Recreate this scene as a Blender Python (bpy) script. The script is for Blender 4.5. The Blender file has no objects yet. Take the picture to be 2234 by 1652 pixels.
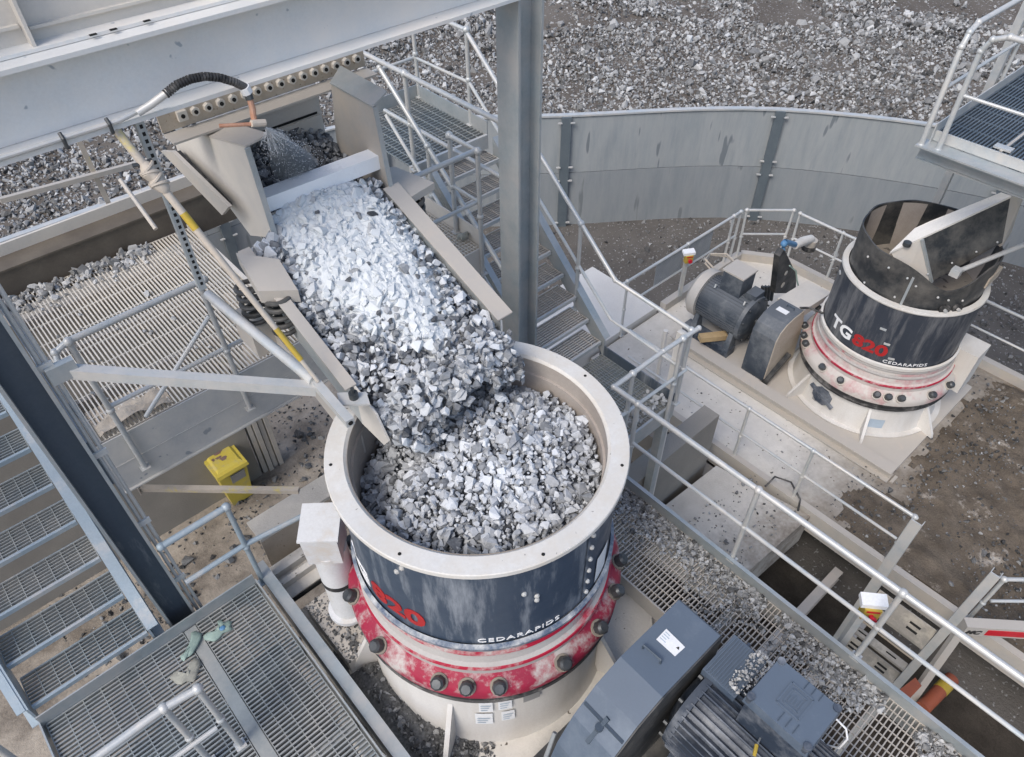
import bpy, math, random
import numpy as np
from mathutils import Vector, Matrix, noise as mnoise
random.seed(7); RNG = np.random.default_rng(7)
D = bpy.data
SC = bpy.context.scene
COL = SC.collection

# ------------------------------------------------------------------ camera
# X runs along the main beam, Y along the feeder, Z up; walkway level is z = 0
F_PX, TH, RO, YA, CX, CY, CAM_H = 1601.8, math.radians(45.17), math.radians(-.566), math.radians(48.39), 1116.5, 826., 5.9
_c, _s = math.cos, math.sin
_up = np.array([0, -_c(TH), -_s(TH)]); _fw = np.array([0, -_s(TH), _c(TH)]); _rt = np.array([1., 0, 0])
_R = np.array([[_c(RO), -_s(RO), 0], [_s(RO), _c(RO), 0], [0, 0, 1]])
M = np.array([_R @ (_c(YA) * _fw + _s(YA) * _rt), _R @ (_s(YA) * _fw - _c(YA) * _rt), _R @ _up])
cam_d = D.cameras.new('camera'); cam = D.objects.new('camera', cam_d); COL.objects.link(cam)
cam_d.sensor_fit = 'HORIZONTAL'; cam_d.angle_x = 2 * math.atan(CX / F_PX)
cam_d.clip_start = .05; cam_d.clip_end = 600
_b = np.array([M[:, 0], -M[:, 1], -M[:, 2]]).T
cam.matrix_world = Matrix([list(_b[0]) + [0], list(_b[1]) + [0], list(_b[2]) + [CAM_H], [0, 0, 0, 1]])
SC.camera = cam

# ------------------------------------------------------------------ world, sun, exposure
SUN_EL, SUN_AZ = math.radians(50), math.radians(192)      # azimuth measured in the XY plane, direction towards the sun
w = D.worlds.new('World'); SC.world = w; w.use_nodes = True
nt = w.node_tree; nt.nodes.clear()
o_ = nt.nodes.new('ShaderNodeOutputWorld'); bg = nt.nodes.new('ShaderNodeBackground'); sk = nt.nodes.new('ShaderNodeTexSky')
sk.sky_type = 'NISHITA'; sk.sun_disc = False; sk.sun_elevation = SUN_EL; sk.sun_rotation = math.pi / 2 - SUN_AZ
sk.air_density = 1.0; sk.dust_density = 2.6; sk.ozone_density = 1.0
bg.inputs[1].default_value = .15
nt.links.new(sk.outputs[0], bg.inputs[0]); nt.links.new(bg.outputs[0], o_.inputs[0])
sl = D.lights.new('sun', 'SUN'); sun = D.objects.new('sun', sl); COL.objects.link(sun)
sl.energy = 1.4; sl.angle = math.radians(24); sl.color = (1, .955, .89)
sd = Vector((_c(SUN_EL) * _c(SUN_AZ), _c(SUN_EL) * _s(SUN_AZ), _s(SUN_EL)))
sun.rotation_euler = sd.to_track_quat('Z', 'Y').to_euler()
SC.view_settings.view_transform = 'Standard'; SC.view_settings.look = 'None'
SC.view_settings.exposure = .50; SC.view_settings.gamma = 1

# ------------------------------------------------------------------ measuring: pixel of the 2233 x 1652 view -> point on a known plane
def _ray(px, py): return M @ np.array([(px - CX) / F_PX, (py - CY) / F_PX, 1.])
def Z(px, py, z):
    d = _ray(px, py); t = (z - CAM_H) / d[2]; return Vector((d[0] * t, d[1] * t, z))
def X(px, py, x):
    d = _ray(px, py); t = x / d[0]; return Vector((x, d[1] * t, CAM_H + d[2] * t))
def Y(px, py, y):
    d = _ray(px, py); t = y / d[1]; return Vector((d[0] * t, y, CAM_H + d[2] * t))
def PR(p):
    q = M.T @ np.array([p[0], p[1], p[2] - CAM_H]); return F_PX * q[0] / q[2] + CX, F_PX * q[1] / q[2] + CY, q[2]
V = Vector

# ------------------------------------------------------------------ materials
def srgb(r, g, b):
    f = lambda c: (c / 12.92 if c <= .04045 else ((c + .055) / 1.055) ** 2.4)
    return (f(r / 255), f(g / 255), f(b / 255))
def material(name, col, col2=None, scale=3, rough=.6, metal=0., dust=None, dust_amt=.5, dust_scale=1.2, dust_sharp=.12,
             speck=None, speck_scale=14, speck_thr=.62, bump=.0, bump_scale=40, streak=False, up=0., spec=.4, fine=.25):
    m = D.materials.new(name); m.use_nodes = True; t = m.node_tree; N = t.nodes; L = t.links
    p = N['Principled BSDF']; p.inputs['Roughness'].default_value = rough; p.inputs['Metallic'].default_value = metal
    p.inputs['Specular IOR Level'].default_value = spec
    tc = N.new('ShaderNodeTexCoord'); co = tc.outputs['Object']
    if streak:
        mp = N.new('ShaderNodeMapping'); mp.inputs['Scale'].default_value = (1, 1, .16); L.new(co, mp.inputs[0]); cs = mp.outputs[0]
    else: cs = co
    def nz(src, sc, det=5, ro=.6):
        n = N.new('ShaderNodeTexNoise'); n.inputs['Scale'].default_value = sc; n.inputs['Detail'].default_value = det
        n.inputs['Roughness'].default_value = ro; L.new(src, n.inputs['Vector']); return n.outputs['Fac']
    def rng(src, a, b, c=0., d=1.):
        r = N.new('ShaderNodeMapRange'); r.inputs[1].default_value = a; r.inputs[2].default_value = b
        r.inputs[3].default_value = c; r.inputs[4].default_value = d; L.new(src, r.inputs[0]); return r.outputs[0]
    def mix(f, a, b):
        x = N.new('ShaderNodeMix'); x.data_type = 'RGBA'
        L.new(f, x.inputs[0])
        for v, i in ((a, 6), (b, 7)):
            if hasattr(v, 'is_output'): L.new(v, x.inputs[i])
            else: x.inputs[i].default_value = (*v, 1)
        return x.outputs[2]
    c2 = col2 or tuple(c * .75 for c in col)
    out = mix(rng(nz(cs, scale), .35, .65), col, c2)
    # fine grain
    out = mix(rng(nz(co, 55, 3, .7), .3, .8, 0, fine), out, tuple(c * .45 for c in col))
    if dust:
        f = nz(cs, dust_scale, 8, .72); thr = 1 - dust_amt
        thr = .3 + .4 * thr
        f = rng(f, thr - dust_sharp / 2, thr + dust_sharp / 2)
        if up:
            g = N.new('ShaderNodeNewGeometry'); sp = N.new('ShaderNodeSeparateXYZ'); L.new(g.outputs['Normal'], sp.inputs[0])
            u = rng(sp.outputs[2], .35, .95, 0, up)
            mx = N.new('ShaderNodeMath'); mx.operation = 'MAXIMUM'; L.new(f, mx.inputs[0]); L.new(u, mx.inputs[1]); f = mx.outputs[0]
        out = mix(f, out, dust)
    if speck:
        v = nz(cs, speck_scale, 2, .5)
        out = mix(rng(v, speck_thr, speck_thr + .03), out, speck)
    L.new(out, p.inputs['Base Color'])
    r = rng(nz(co, 6), .3, .7, max(.05, rough - .1), min(1, rough + .12)); L.new(r, p.inputs['Roughness'])
    if bump:
        b = N.new('ShaderNodeBump'); b.inputs['Strength'].default_value = bump; b.inputs['Distance'].default_value = .02
        L.new(nz(co, bump_scale, 6, .65), b.inputs['Height']); L.new(b.outputs[0], p.inputs['Normal'])
    return m
DUST = (.50, .455, .40)
MT = {}
def mk(k, *a, **kw): MT[k] = material(k, *a, **kw)
mk('galvanised_steel', (.40, .45, .475), (.31, .36, .385), 4, .42, .35, dust=(.47, .47, .46), dust_amt=.42, dust_scale=2.5, dust_sharp=.3)
mk('galvanised_rail', (.52, .56, .58), (.43, .47, .49), 5, .4, .25, dust=(.58, .56, .53), dust_amt=.5, dust_scale=3, dust_sharp=.3)
mk('dusty_steel', (.47, .46, .44), (.38, .385, .385), 3, .6, .15, dust=DUST, dust_amt=.6, dust_scale=1.6, dust_sharp=.3, up=.75)
mk('grating_steel', (.29, .33, .35), (.20, .24, .26), 3, .5, .25, dust=(.44, .43, .40), dust_amt=.30, dust_scale=1.1, dust_sharp=.3, up=.08)
mk('tan_grating', (.58, .565, .53), (.46, .455, .44), 2, .65, .1, dust=(.66, .62, .55), dust_amt=.6, dust_scale=.9, dust_sharp=.3, up=.6)
mk('dark_grating', (.10, .135, .175), (.15, .185, .22), 2, .5, .3)
mk('dark_column', (.062, .085, .115), (.10, .125, .155), 2, .5, .2, dust=(.27, .29, .31), dust_amt=.3, dust_scale=1.5, streak=True)
mk('blue_stringer', (.33, .41, .47), (.40, .46, .50), 2, .5, .25, dust=(.5, .5, .49), dust_amt=.3, dust_scale=2)
mk('beam_plate', (.70, .735, .755), (.58, .625, .655), 1.6, .55, .1, dust=(.73, .705, .67), dust_amt=.55, dust_scale=1.1, dust_sharp=.35,
   speck=(.36, .40, .44), speck_scale=11, speck_thr=.71)
mk('beige_plate', (.60, .575, .535), (.51, .49, .465), 2, .7, 0, dust=(.62, .58, .52), dust_amt=.5, dust_scale=1.5, dust_sharp=.3)
mk('dusty_grey', (.52, .525, .52), (.43, .44, .445), 1.4, .65, .05, dust=(.60, .58, .54), dust_amt=.5, dust_scale=1.8, dust_sharp=.3, speck=(.30, .32, .34), speck_scale=9, speck_thr=.68)
mk('brown_plate', (.42, .36, .29), (.50, .44, .37), 4, .8, 0, speck=(.27, .22, .17), speck_scale=38, speck_thr=.66)
mk('concrete', (.56, .53, .48), (.455, .43, .39), 1.1, .85, 0, dust=(.66, .63, .58), dust_amt=.5, dust_scale=.8, dust_sharp=.3,
   speck=(.13, .11, .09), speck_scale=15, speck_thr=.71, bump=.3, spec=.2)
mk('clean_concrete', (.74, .72, .68), (.66, .635, .595), 1.2, .85, 0, bump=.2, spec=.2)
mk('pale_plate', (.80, .77, .72), (.72, .69, .64), 2, .6, 0, speck=(.3, .27, .24), speck_scale=22, speck_thr=.73)
mk('muddy_concrete', (.110, .090, .070), (.195, .162, .128), 3.5, .9, 0, dust=(.46, .42, .37), dust_amt=.17, dust_scale=1.9, dust_sharp=.10,
   bump=1., bump_scale=26, spec=.15, fine=.6)
mk('concrete_wall', (.30, .28, .25), (.24, .225, .205), 1.2, .9, 0, bump=.2, spec=.15)
mk('dirt_ground', (.15, .13, .11), (.25, .218, .182), .8, .95, 0, dust=(.46, .41, .35), dust_amt=.40, dust_scale=.6, dust_sharp=.25,
   bump=.9, bump_scale=18, spec=.1, fine=.5)
mk('dark_pit', (.040, .035, .030), (.085, .073, .062), 1.8, .95, 0, bump=1., bump_scale=16, spec=.1, fine=.6)  # dark pit dirt, with the shade down there put into its colour
mk('bank_soil', (.105, .092, .08), (.16, .145, .13), .6, .95, 0, speck=(.30, .30, .30), speck_scale=16, speck_thr=.63, bump=.9, bump_scale=14, spec=.1)
mk('yard_gravel', (.105, .098, .092), (.15, .14, .13), .8, .95, 0, speck=(.26, .26, .26), speck_scale=16, speck_thr=.64, bump=.9, bump_scale=22, spec=.1)
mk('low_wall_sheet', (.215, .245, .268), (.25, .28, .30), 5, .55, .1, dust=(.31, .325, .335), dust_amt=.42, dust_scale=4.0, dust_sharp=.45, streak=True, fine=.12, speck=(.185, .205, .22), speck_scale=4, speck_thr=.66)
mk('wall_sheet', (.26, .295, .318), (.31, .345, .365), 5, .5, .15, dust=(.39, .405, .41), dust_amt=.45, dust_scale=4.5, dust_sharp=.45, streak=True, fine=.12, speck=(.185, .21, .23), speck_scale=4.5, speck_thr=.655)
mk('tray_steel', (.33, .31, .28), (.25, .24, .22), 4, .7, .1, dust=(.42, .39, .34), dust_amt=.4, dust_scale=3)
mk('wall_post', (.115, .145, .17), (.15, .18, .20), 2, .5, .2)
mk('navy_paint', (.040, .060, .095), (.055, .078, .115), 2, .38, 0, dust=(.34, .37, .41), dust_amt=.16, dust_scale=5, dust_sharp=.25, streak=True)
mk('dusty_navy_paint', (.028, .036, .052), (.045, .053, .068), 2, .45, 0, dust=(.30, .30, .30), dust_amt=.17, dust_scale=3.5, dust_sharp=.35, streak=True)
mk('navy_lip', (.075, .105, .165), (.12, .155, .21), 5, .5, 0, dust=(.47, .48, .48), dust_amt=.36, dust_scale=6, dust_sharp=.2)
mk('red_paint', (.34, .016, .05), (.26, .02, .05), 3, .5, 0, dust=(.45, .42, .40), dust_amt=.36, dust_scale=4.2, dust_sharp=.16)
mk('neck_dust', (.44, .425, .41), (.38, .36, .345), 3, .7, 0, dust=(.42, .04, .07), dust_amt=.22, dust_scale=1.6, dust_sharp=.12)
mk('ridge_red', (.42, .014, .045), (.36, .02, .05), 3, .5, 0, dust=(.46, .44, .42), dust_amt=.30, dust_scale=2.2, dust_sharp=.12)
mk('dusty_red_paint', (.40, .03, .07), (.42, .09, .12), 3, .6, 0, dust=(.50, .47, .44), dust_amt=.72, dust_scale=1.8, dust_sharp=.25)
mk('cream_paint', (.68, .665, .64), (.57, .555, .53), 1.5, .55, 0, dust=(.50, .465, .42), dust_amt=.33, dust_scale=1.4, dust_sharp=.3, streak=True)
mk('white_rim', (.68, .675, .655), (.60, .60, .585), 2, .6, 0, dust=(.56, .52, .46), dust_amt=.42, dust_scale=3, dust_sharp=.3, speck=(.25, .24, .22), speck_scale=26, speck_thr=.73)
mk('white_box', (.66, .67, .68), (.58, .59, .60), 2, .5, 0, dust=(.55, .51, .46), dust_amt=.35, dust_scale=2)
mk('rubber', (.018, .019, .02), (.03, .03, .032), 6, .55, 0, dust=(.14, .135, .13), dust_amt=.35, dust_scale=4)
mk('black_steel', (.018, .021, .025), (.03, .034, .038), 3, .45, 0, dust=(.17, .16, .145), dust_amt=.24, dust_scale=2.2, dust_sharp=.4)
mk('shadow_brown', (.10, .085, .07), (.15, .13, .105), 3, .85, 0)  # back beam brown, darkened to carry the shadow lying on it
mk('dusty_liner', (.20, .175, .15), (.28, .25, .21), 2, .85, 0, speck=(.09, .08, .07), speck_scale=9)
mk('bin_liner', (.34, .30, .27), (.42, .38, .345), 2.5, .8, 0)
mk('motor_paint', (.028, .040, .062), (.04, .055, .082), 2, .45, 0, dust=(.32, .34, .37), dust_amt=.17, dust_scale=2.5, dust_sharp=.35, up=.1)
mk('guard_paint', (.055, .082, .125), (.07, .10, .148), 1.2, .4, 0, dust=(.20, .235, .275), dust_amt=.33, dust_scale=1.3, dust_sharp=.5, up=.34)
mk('dusty_motor_paint', (.045, .057, .075), (.068, .082, .10), 2, .5, 0, dust=(.25, .26, .27), dust_amt=.12, dust_scale=2, dust_sharp=.4, up=.26)
mk('bolt_steel', (.06, .068, .075), (.10, .105, .11), 9, .45, .5)
mk('yellow_plastic', (.58, .47, .085), (.52, .42, .075), 3, .45, 0, dust=(.42, .36, .16), dust_amt=.28, dust_scale=5)
mk('yellow_paint', (.52, .37, .05), (.42, .31, .06), 4, .5, 0)
mk('mud_stain', (.16, .10, .085), (.22, .15, .13), 20, .9, 0)
mk('hose_dusty', (.53, .47, .40), (.45, .41, .36), 6, .7, 0, dust=(.60, .50, .14), dust_amt=.22, dust_scale=3, dust_sharp=.1)
mk('copper_pipe', (.48, .22, .13), (.56, .36, .27), 8, .5, .3)
mk('label_white', (.80, .81, .82), (.76, .77, .78), 3, .5)
mk('label_grey', (.30, .30, .30), (.26, .26, .26), 3, .5)
mk('print_blue', (.42, .50, .58), (.36, .44, .52), 5, .5)
mk('text_white', (.82, .83, .84), (.78, .79, .80), 5, .5, fine=.1)
mk('text_red', (.42, .020, .022), (.36, .018, .02), 5, .5, fine=.1)
mk('text_dark', (.03, .03, .032), (.04, .04, .04), 5, .5)
mk('signal_red', (.55, .015, .03), (.48, .015, .03), 5, .4)
mk('orange_rust', (.36, .10, .05), (.26, .08, .05), 5, .6)
mk('mesh_wire', (.36, .38, .39), (.30, .32, .33), 5, .5, .3)
mk('glove_green', (.30, .40, .36), (.24, .32, .29), 10, .8)
mk('rag_grey', (.36, .36, .31), (.28, .28, .25), 10, .9)
mk('valve_blue', (.08, .20, .38), (.1, .24, .42), 10, .45)
mk('timber', (.45, .33, .18), (.34, .25, .14), 8, .8)
mk('wet_white_steel', (.90, .92, .94), (.84, .87, .90), 3, .3, fine=.05)
mk('dark_hole', (.012, .012, .012), (.015, .015, .015), 5, .9)
mk('sand_heap', (.52, .46, .38), (.44, .38, .31), 5, .95, 0, bump=.6, bump_scale=30)

def deck_mat(name, base, y0, y1, amp):
    m = MT[base].copy(); m.name = name; t = m.node_tree; N = t.nodes; L = t.links; p = N['Principled BSDF']
    src = p.inputs['Base Color'].links[0].from_socket
    g = N.new('ShaderNodeNewGeometry'); sp = N.new('ShaderNodeSeparateXYZ'); L.new(g.outputs['Position'], sp.inputs[0])
    f = None
    for sc_, k_ in ((.9, amp), (5., amp * .7), (22., amp * .45)):
        nz = N.new('ShaderNodeTexNoise'); nz.inputs['Scale'].default_value = sc_; nz.inputs['Detail'].default_value = 6; L.new(g.outputs['Position'], nz.inputs['Vector'])
        ma = N.new('ShaderNodeMath'); ma.operation = 'MULTIPLY_ADD'; ma.inputs[1].default_value = k_; L.new(nz.outputs['Fac'], ma.inputs[0])
        if f is None: L.new(sp.outputs[1], ma.inputs[2])
        else: L.new(f, ma.inputs[2])
        f = ma.outputs[0]
    r = N.new('ShaderNodeMapRange'); r.inputs[1].default_value = y0; r.inputs[2].default_value = y1; L.new(f, r.inputs[0])
    x = N.new('ShaderNodeMix'); x.data_type = 'RGBA'; L.new(r.outputs[0], x.inputs[0]); x.inputs[6].default_value = (.155, .128, .10, 1); L.new(src, x.inputs[7])
    L.new(x.outputs[2], p.inputs['Base Color']); MT[name] = m
deck_mat('deck_concrete', 'concrete', 2.35, 4.1, 1.5)
deck_mat('slab_concrete', 'concrete', 2.75, 3.9, 1.5)
def stone_mat(name, lo, hi, rough=.75):
    m = D.materials.new(name); m.use_nodes = True; N = m.node_tree.nodes; L = m.node_tree.links; p = N['Principled BSDF']
    a = N.new('ShaderNodeAttribute'); a.attribute_name = 'tone'
    cr = N.new('ShaderNodeValToRGB'); e = cr.color_ramp.elements
    e[0].position = 0; e[0].color = (*lo, 1); e[1].position = .72; e[1].color = (*hi, 1)
    n = cr.color_ramp.elements.new(1.0); n.color = (.60, .63, .65, 1)
    tc = N.new('ShaderNodeTexCoord'); nz = N.new('ShaderNodeTexNoise'); nz.inputs['Scale'].default_value = 45; nz.inputs['Detail'].default_value = 4
    L.new(tc.outputs['Object'], nz.inputs['Vector'])
    ma = N.new('ShaderNodeMath'); ma.operation = 'MULTIPLY_ADD'; ma.inputs[1].default_value = .32; L.new(nz.outputs['Fac'], ma.inputs[0])
    sb = N.new('ShaderNodeMath'); sb.operation = 'SUBTRACT'; sb.inputs[1].default_value = .16; L.new(a.outputs['Fac'], sb.inputs[0]); L.new(sb.outputs[0], ma.inputs[2])
    L.new(ma.outputs[0], cr.inputs[0]); L.new(cr.outputs[0], p.inputs['Base Color'])
    p.inputs['Roughness'].default_value = rough; p.inputs['Specular IOR Level'].default_value = .15
    MT[name] = m
stone_mat('crushed_stone', (.05, .054, .062), (.60, .625, .655), .8)
stone_mat('bank_stone', (.045, .045, .045), (.49, .495, .495), .9)

# ------------------------------------------------------------------ mesh building
class MB:
    def __init__(s): s.v = []; s.f = []; s.sm = []
    def add(s, vs, fs, smooth=False):
        n = len(s.v); s.v += [tuple(v) for v in vs]; s.f += [tuple(i + n for i in f) for f in fs]; s.sm += [smooth] * len(fs); return s
    def hexa(s, p):  # p: 8 corners, bottom 4 then top 4
        return s.add(p, [(3, 2, 1, 0), (4, 5, 6, 7), (0, 1, 5, 4), (1, 2, 6, 5), (2, 3, 7, 6), (3, 0, 4, 7)])
    def box(s, a, b):
        x0, y0, z0 = [min(i, j) for i, j in zip(a, b)]; x1, y1, z1 = [max(i, j) for i, j in zip(a, b)]
        return s.hexa([(x0, y0, z0), (x1, y0, z0), (x1, y1, z0), (x0, y1, z0), (x0, y0, z1), (x1, y0, z1), (x1, y1, z1), (x0, y1, z1)])
    def bar(s, a, b, w, h, up=(0, 0, 1)):  # rectangular bar centred on the line a-b, h along up
        a = V(a); b = V(b); d = (b - a).normalized(); u = V(up)
        if abs(d.dot(u)) > .98: u = V((1, 0, 0))
        r = d.cross(u).normalized(); u = r.cross(d).normalized(); r = r * w / 2; u = u * h / 2
        return s.hexa([a - r - u, a + r - u, b + r - u, b - r - u, a - r + u, a + r + u, b + r + u, b - r + u])
    def tube(s, pts, r, n=10, cap=True):
        pts = [V(p) for p in pts]; k = len(pts); rings = []
        rr = r if isinstance(r, (list, tuple)) else [r] * k
        prev = None
        for i, p in enumerate(pts):
            d = (pts[min(i + 1, k - 1)] - pts[max(i - 1, 0)]).normalized()
            if prev is None:
                u = V((0, 0, 1)) if abs(d.z) < .9 else V((1, 0, 0))
            else: u = prev
            x = (u - d * u.dot(d)).normalized(); y = d.cross(x); prev = x
            rings.append([p + (x * _c(2 * math.pi * j / n) + y * _s(2 * math.pi * j / n)) * rr[i] for j in range(n)])
        vs = [v for rg in rings for v in rg]; fs = []
        for i in range(k - 1):
            for j in range(n):
                a = i * n + j; b = i * n + (j + 1) % n; fs.append((a, b, b + n, a + n))
        s.add(vs, fs, True)
        if cap: s.add(rings[0], [tuple(reversed(range(n)))]); s.add(rings[-1], [tuple(range(n))])
        return s
    def sphere(s, c, r, n=10, m=6, sc=(1, 1, 1)):
        vs = [];
        for i in range(m + 1):
            a = math.pi * i / m
            for j in range(n):
                b = 2 * math.pi * j / n
                vs.append((c[0] + r * sc[0] * _s(a) * _c(b), c[1] + r * sc[1] * _s(a) * _s(b), c[2] + r * sc[2] * _c(a)))
        fs = [(i * n + j, (i + 1) * n + j, (i + 1) * n + (j + 1) % n, i * n + (j + 1) % n) for i in range(m) for j in range(n)]
        return s.add(vs, fs, True)
    def prism(s, poly, vec):  # planar polygon (3D points) swept by vec
        n = len(poly); a = [V(p) for p in poly]; b = [p + V(vec) for p in a]
        return s.add(a + b, [tuple(reversed(range(n))), tuple(range(n, 2 * n))] + [(i, (i + 1) % n, (i + 1) % n + n, i + n) for i in range(n)])
    def lathe(s, prof, c, n=72, a0=0., a1=2 * math.pi, axis='z', smooth=True, close=False):
        full = abs(a1 - a0 - 2 * math.pi) < 1e-6; k = n if full else n + 1; vs = []
        for i in range(k):
            a = a0 + (a1 - a0) * i / n
            for r, z in prof:
                if axis == 'z': vs.append((c[0] + r * _c(a), c[1] + r * _s(a), c[2] + z))
                elif axis == 'y': vs.append((c[0] + r * _c(a), c[1] + z, c[2] + r * _s(a)))
                else: vs.append((c[0] + z, c[1] + r * _c(a), c[2] + r * _s(a)))
        m = len(prof); fs = []
        for i in range(n):
            for j in range(m - 1 + (1 if close else 0)):
                a = i * m + j; b = ((i + 1) % k) * m + j; jn = (j + 1) % m
                fs.append((a, b, ((i + 1) % k) * m + jn, i * m + jn))
        return s.add(vs, fs, smooth)
    def build(s, name, mat, parent=None, angle=35, loc=None):
        me = D.meshes.new(name); o = D.objects.new(name, me); COL.objects.link(o)
        if parent is not None:
            off = ORG[parent.name]; o.parent = parent; ORG[o.name] = off
        else:
            a = np.array(s.v); off = V(((a[:, 0].min() + a[:, 0].max()) / 2, (a[:, 1].min() + a[:, 1].max()) / 2, a[:, 2].min())) if loc is None else V(loc)
            o.location = off; ORG[o.name] = off
        me.from_pydata([(v[0] - off.x, v[1] - off.y, v[2] - off.z) for v in s.v], [], s.f)
        me.polygons.foreach_set('use_smooth', s.sm); me.update()
        import bmesh
        bm = bmesh.new(); bm.from_mesh(me); bmesh.ops.remove_doubles(bm, verts=bm.verts, dist=1e-5)
        bmesh.ops.recalc_face_normals(bm, faces=bm.faces); bm.to_mesh(me); bm.free()
        if any(s.sm): me.set_sharp_from_angle(angle=math.radians(angle))
        me.materials.append(MT[mat]); return o
ORG = {}
def tag(o, label=None, cat=None, group=None, kind=None):
    if label: o['label'] = label
    if cat: o['category'] = cat
    if group: o['group'] = group
    if kind: o['kind'] = kind
    return o
def thing(name, label, cat, loc, group=None):
    o = D.objects.new(name, None); COL.objects.link(o); o.location = V(loc); o.empty_display_size = .2; ORG[o.name] = V(loc)
    return tag(o, label, cat, group)
def shift(bm_fn, *a): return bm_fn(*a)

def numpy_mesh(name, verts, faces, mat, attr=None, kind='stuff', label=None, cat=None, parent=None):
    off = np.array(ORG[parent.name]) if parent is not None else np.array([0., 0, 0])
    verts = verts - off
    me = D.meshes.new(name); nv = len(verts); nf = len(faces)
    me.vertices.add(nv); me.vertices.foreach_set('co', verts.astype(np.float32).ravel())
    k = faces.shape[1]; me.loops.add(nf * k); me.loops.foreach_set('vertex_index', faces.astype(np.int32).ravel())
    me.polygons.add(nf); me.polygons.foreach_set('loop_start', np.arange(0, nf * k, k, dtype=np.int32))
    me.update(calc_edges=True)
    if attr is not None:
        at = me.attributes.new('tone', 'FLOAT', 'POINT'); at.data.foreach_set('value', attr.astype(np.float32))
    me.shade_flat(); me.materials.append(MT[mat]); o = D.objects.new(name, me); COL.objects.link(o)
    if parent is not None: o.parent = parent
    return tag(o, label, cat, None, kind)

# stone shapes
def _ico(sub):
    import bmesh
    bm = bmesh.new(); bmesh.ops.create_icosphere(bm, subdivisions=sub, radius=1.)
    v = np.array([tuple(x.co) for x in bm.verts]); f = np.array([[y.index for y in x.verts] for x in bm.faces]); bm.free(); return v, f
def _shapes(npts, k, seed):
    import bmesh
    rg = np.random.default_rng(seed); out = []
    for _ in range(k):
        p = rg.normal(size=(npts, 3)); p /= np.linalg.norm(p, axis=1)[:, None]; p *= rg.uniform(.86, 1.08, (npts, 1))
        p *= rg.uniform(.68, 1.22, 3)
        bm = bmesh.new()
        for q in p: bm.verts.new(q)
        r = bmesh.ops.convex_hull(bm, input=bm.verts)
        for v in [v for v in bm.verts if not v.link_faces]: bm.verts.remove(v)
        bmesh.ops.triangulate(bm, faces=bm.faces); bmesh.ops.recalc_face_normals(bm, faces=bm.faces); bm.verts.index_update()
        out.append((np.array([tuple(v.co) for v in bm.verts]), np.array([[v.index for v in f.verts] for f in bm.faces]))); bm.free()
    return out
SH2 = _shapes(11, 18, 3); SH1 = _shapes(9, 10, 5)
def rand_rot(n, rg):
    q = rg.normal(size=(n, 4)); q /= np.linalg.norm(q, axis=1)[:, None]; w_, x, y, z = q.T
    return np.stack([1 - 2 * (y * y + z * z), 2 * (x * y - z * w_), 2 * (x * z + y * w_), 2 * (x * y + z * w_), 1 - 2 * (x * x + z * z), 2 * (y * z - x * w_),
                     2 * (x * z - y * w_), 2 * (y * z + x * w_), 1 - 2 * (x * x + y * y)], 1).reshape(n, 3, 3)
def stones(name, pts, size, tone, mat, label=None, fine=True, cat=None, kind='stuff', base=None, parent=None):
    sh = SH2 if fine else SH1; rg = np.random.default_rng(len(pts)); pts = np.asarray(pts); size = np.asarray(size)
    n = len(pts); Rm = rand_rot(n, rg); idx = rg.integers(0, len(sh), n); VS, FS, TN = [], [], []; n0 = 0
    for q, (sv, sf) in enumerate(sh):
        w_ = np.where(idx == q)[0]
        if not len(w_): continue
        v_ = np.einsum('nij,kj->nki', Rm[w_], sv) * size[w_][:, None, None] + pts[w_][:, None, :]; k = len(sv)
        VS.append(v_.reshape(-1, 3)); FS.append((sf[None] + (np.arange(len(w_)) * k)[:, None, None]).reshape(-1, 3) + n0); TN.append(np.repeat(np.asarray(tone)[w_], k)); n0 += k * len(w_)
    vs = np.vstack(VS); fs = np.vstack(FS); tn = np.concatenate(TN)
    if base is not None:
        bv, bf, bt = base; fs = np.vstack([fs, bf + len(vs)]); vs = np.vstack([vs, bv]); tn = np.concatenate([tn, bt])
    return numpy_mesh(name, vs, fs, mat, tn, kind, label, cat, parent)

def grating(mb, x0, x1, y0, y1, z, along='y', pitch=.034, t=.006, h=.03, cross=.12):
    """welded bar grating: bearing bars run along 'along', thin cross rods the other way"""
    if along == 'y':
        n = int((x1 - x0) / pitch)
        for i in range(n + 1):
            x = x0 + (x1 - x0) * i / n; mb.box((x - t / 2, y0, z - h), (x + t / 2, y1, z))
        n = int((y1 - y0) / cross)
        for i in range(n + 1):
            y = y0 + (y1 - y0) * i / n; mb.box((x0, y - .003, z - .014), (x1, y + .003, z - .001))
    else:
        n = int((y1 - y0) / pitch)
        for i in range(n + 1):
            y = y0 + (y1 - y0) * i / n; mb.box((x0, y - t / 2, z - h), (x1, y + t / 2, z))
        n = int((x1 - x0) / cross)
        for i in range(n + 1):
            x = x0 + (x1 - x0) * i / n; mb.box((x - .003, y0, z - .014), (x + .003, y1, z - .001))
    return mb

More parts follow.
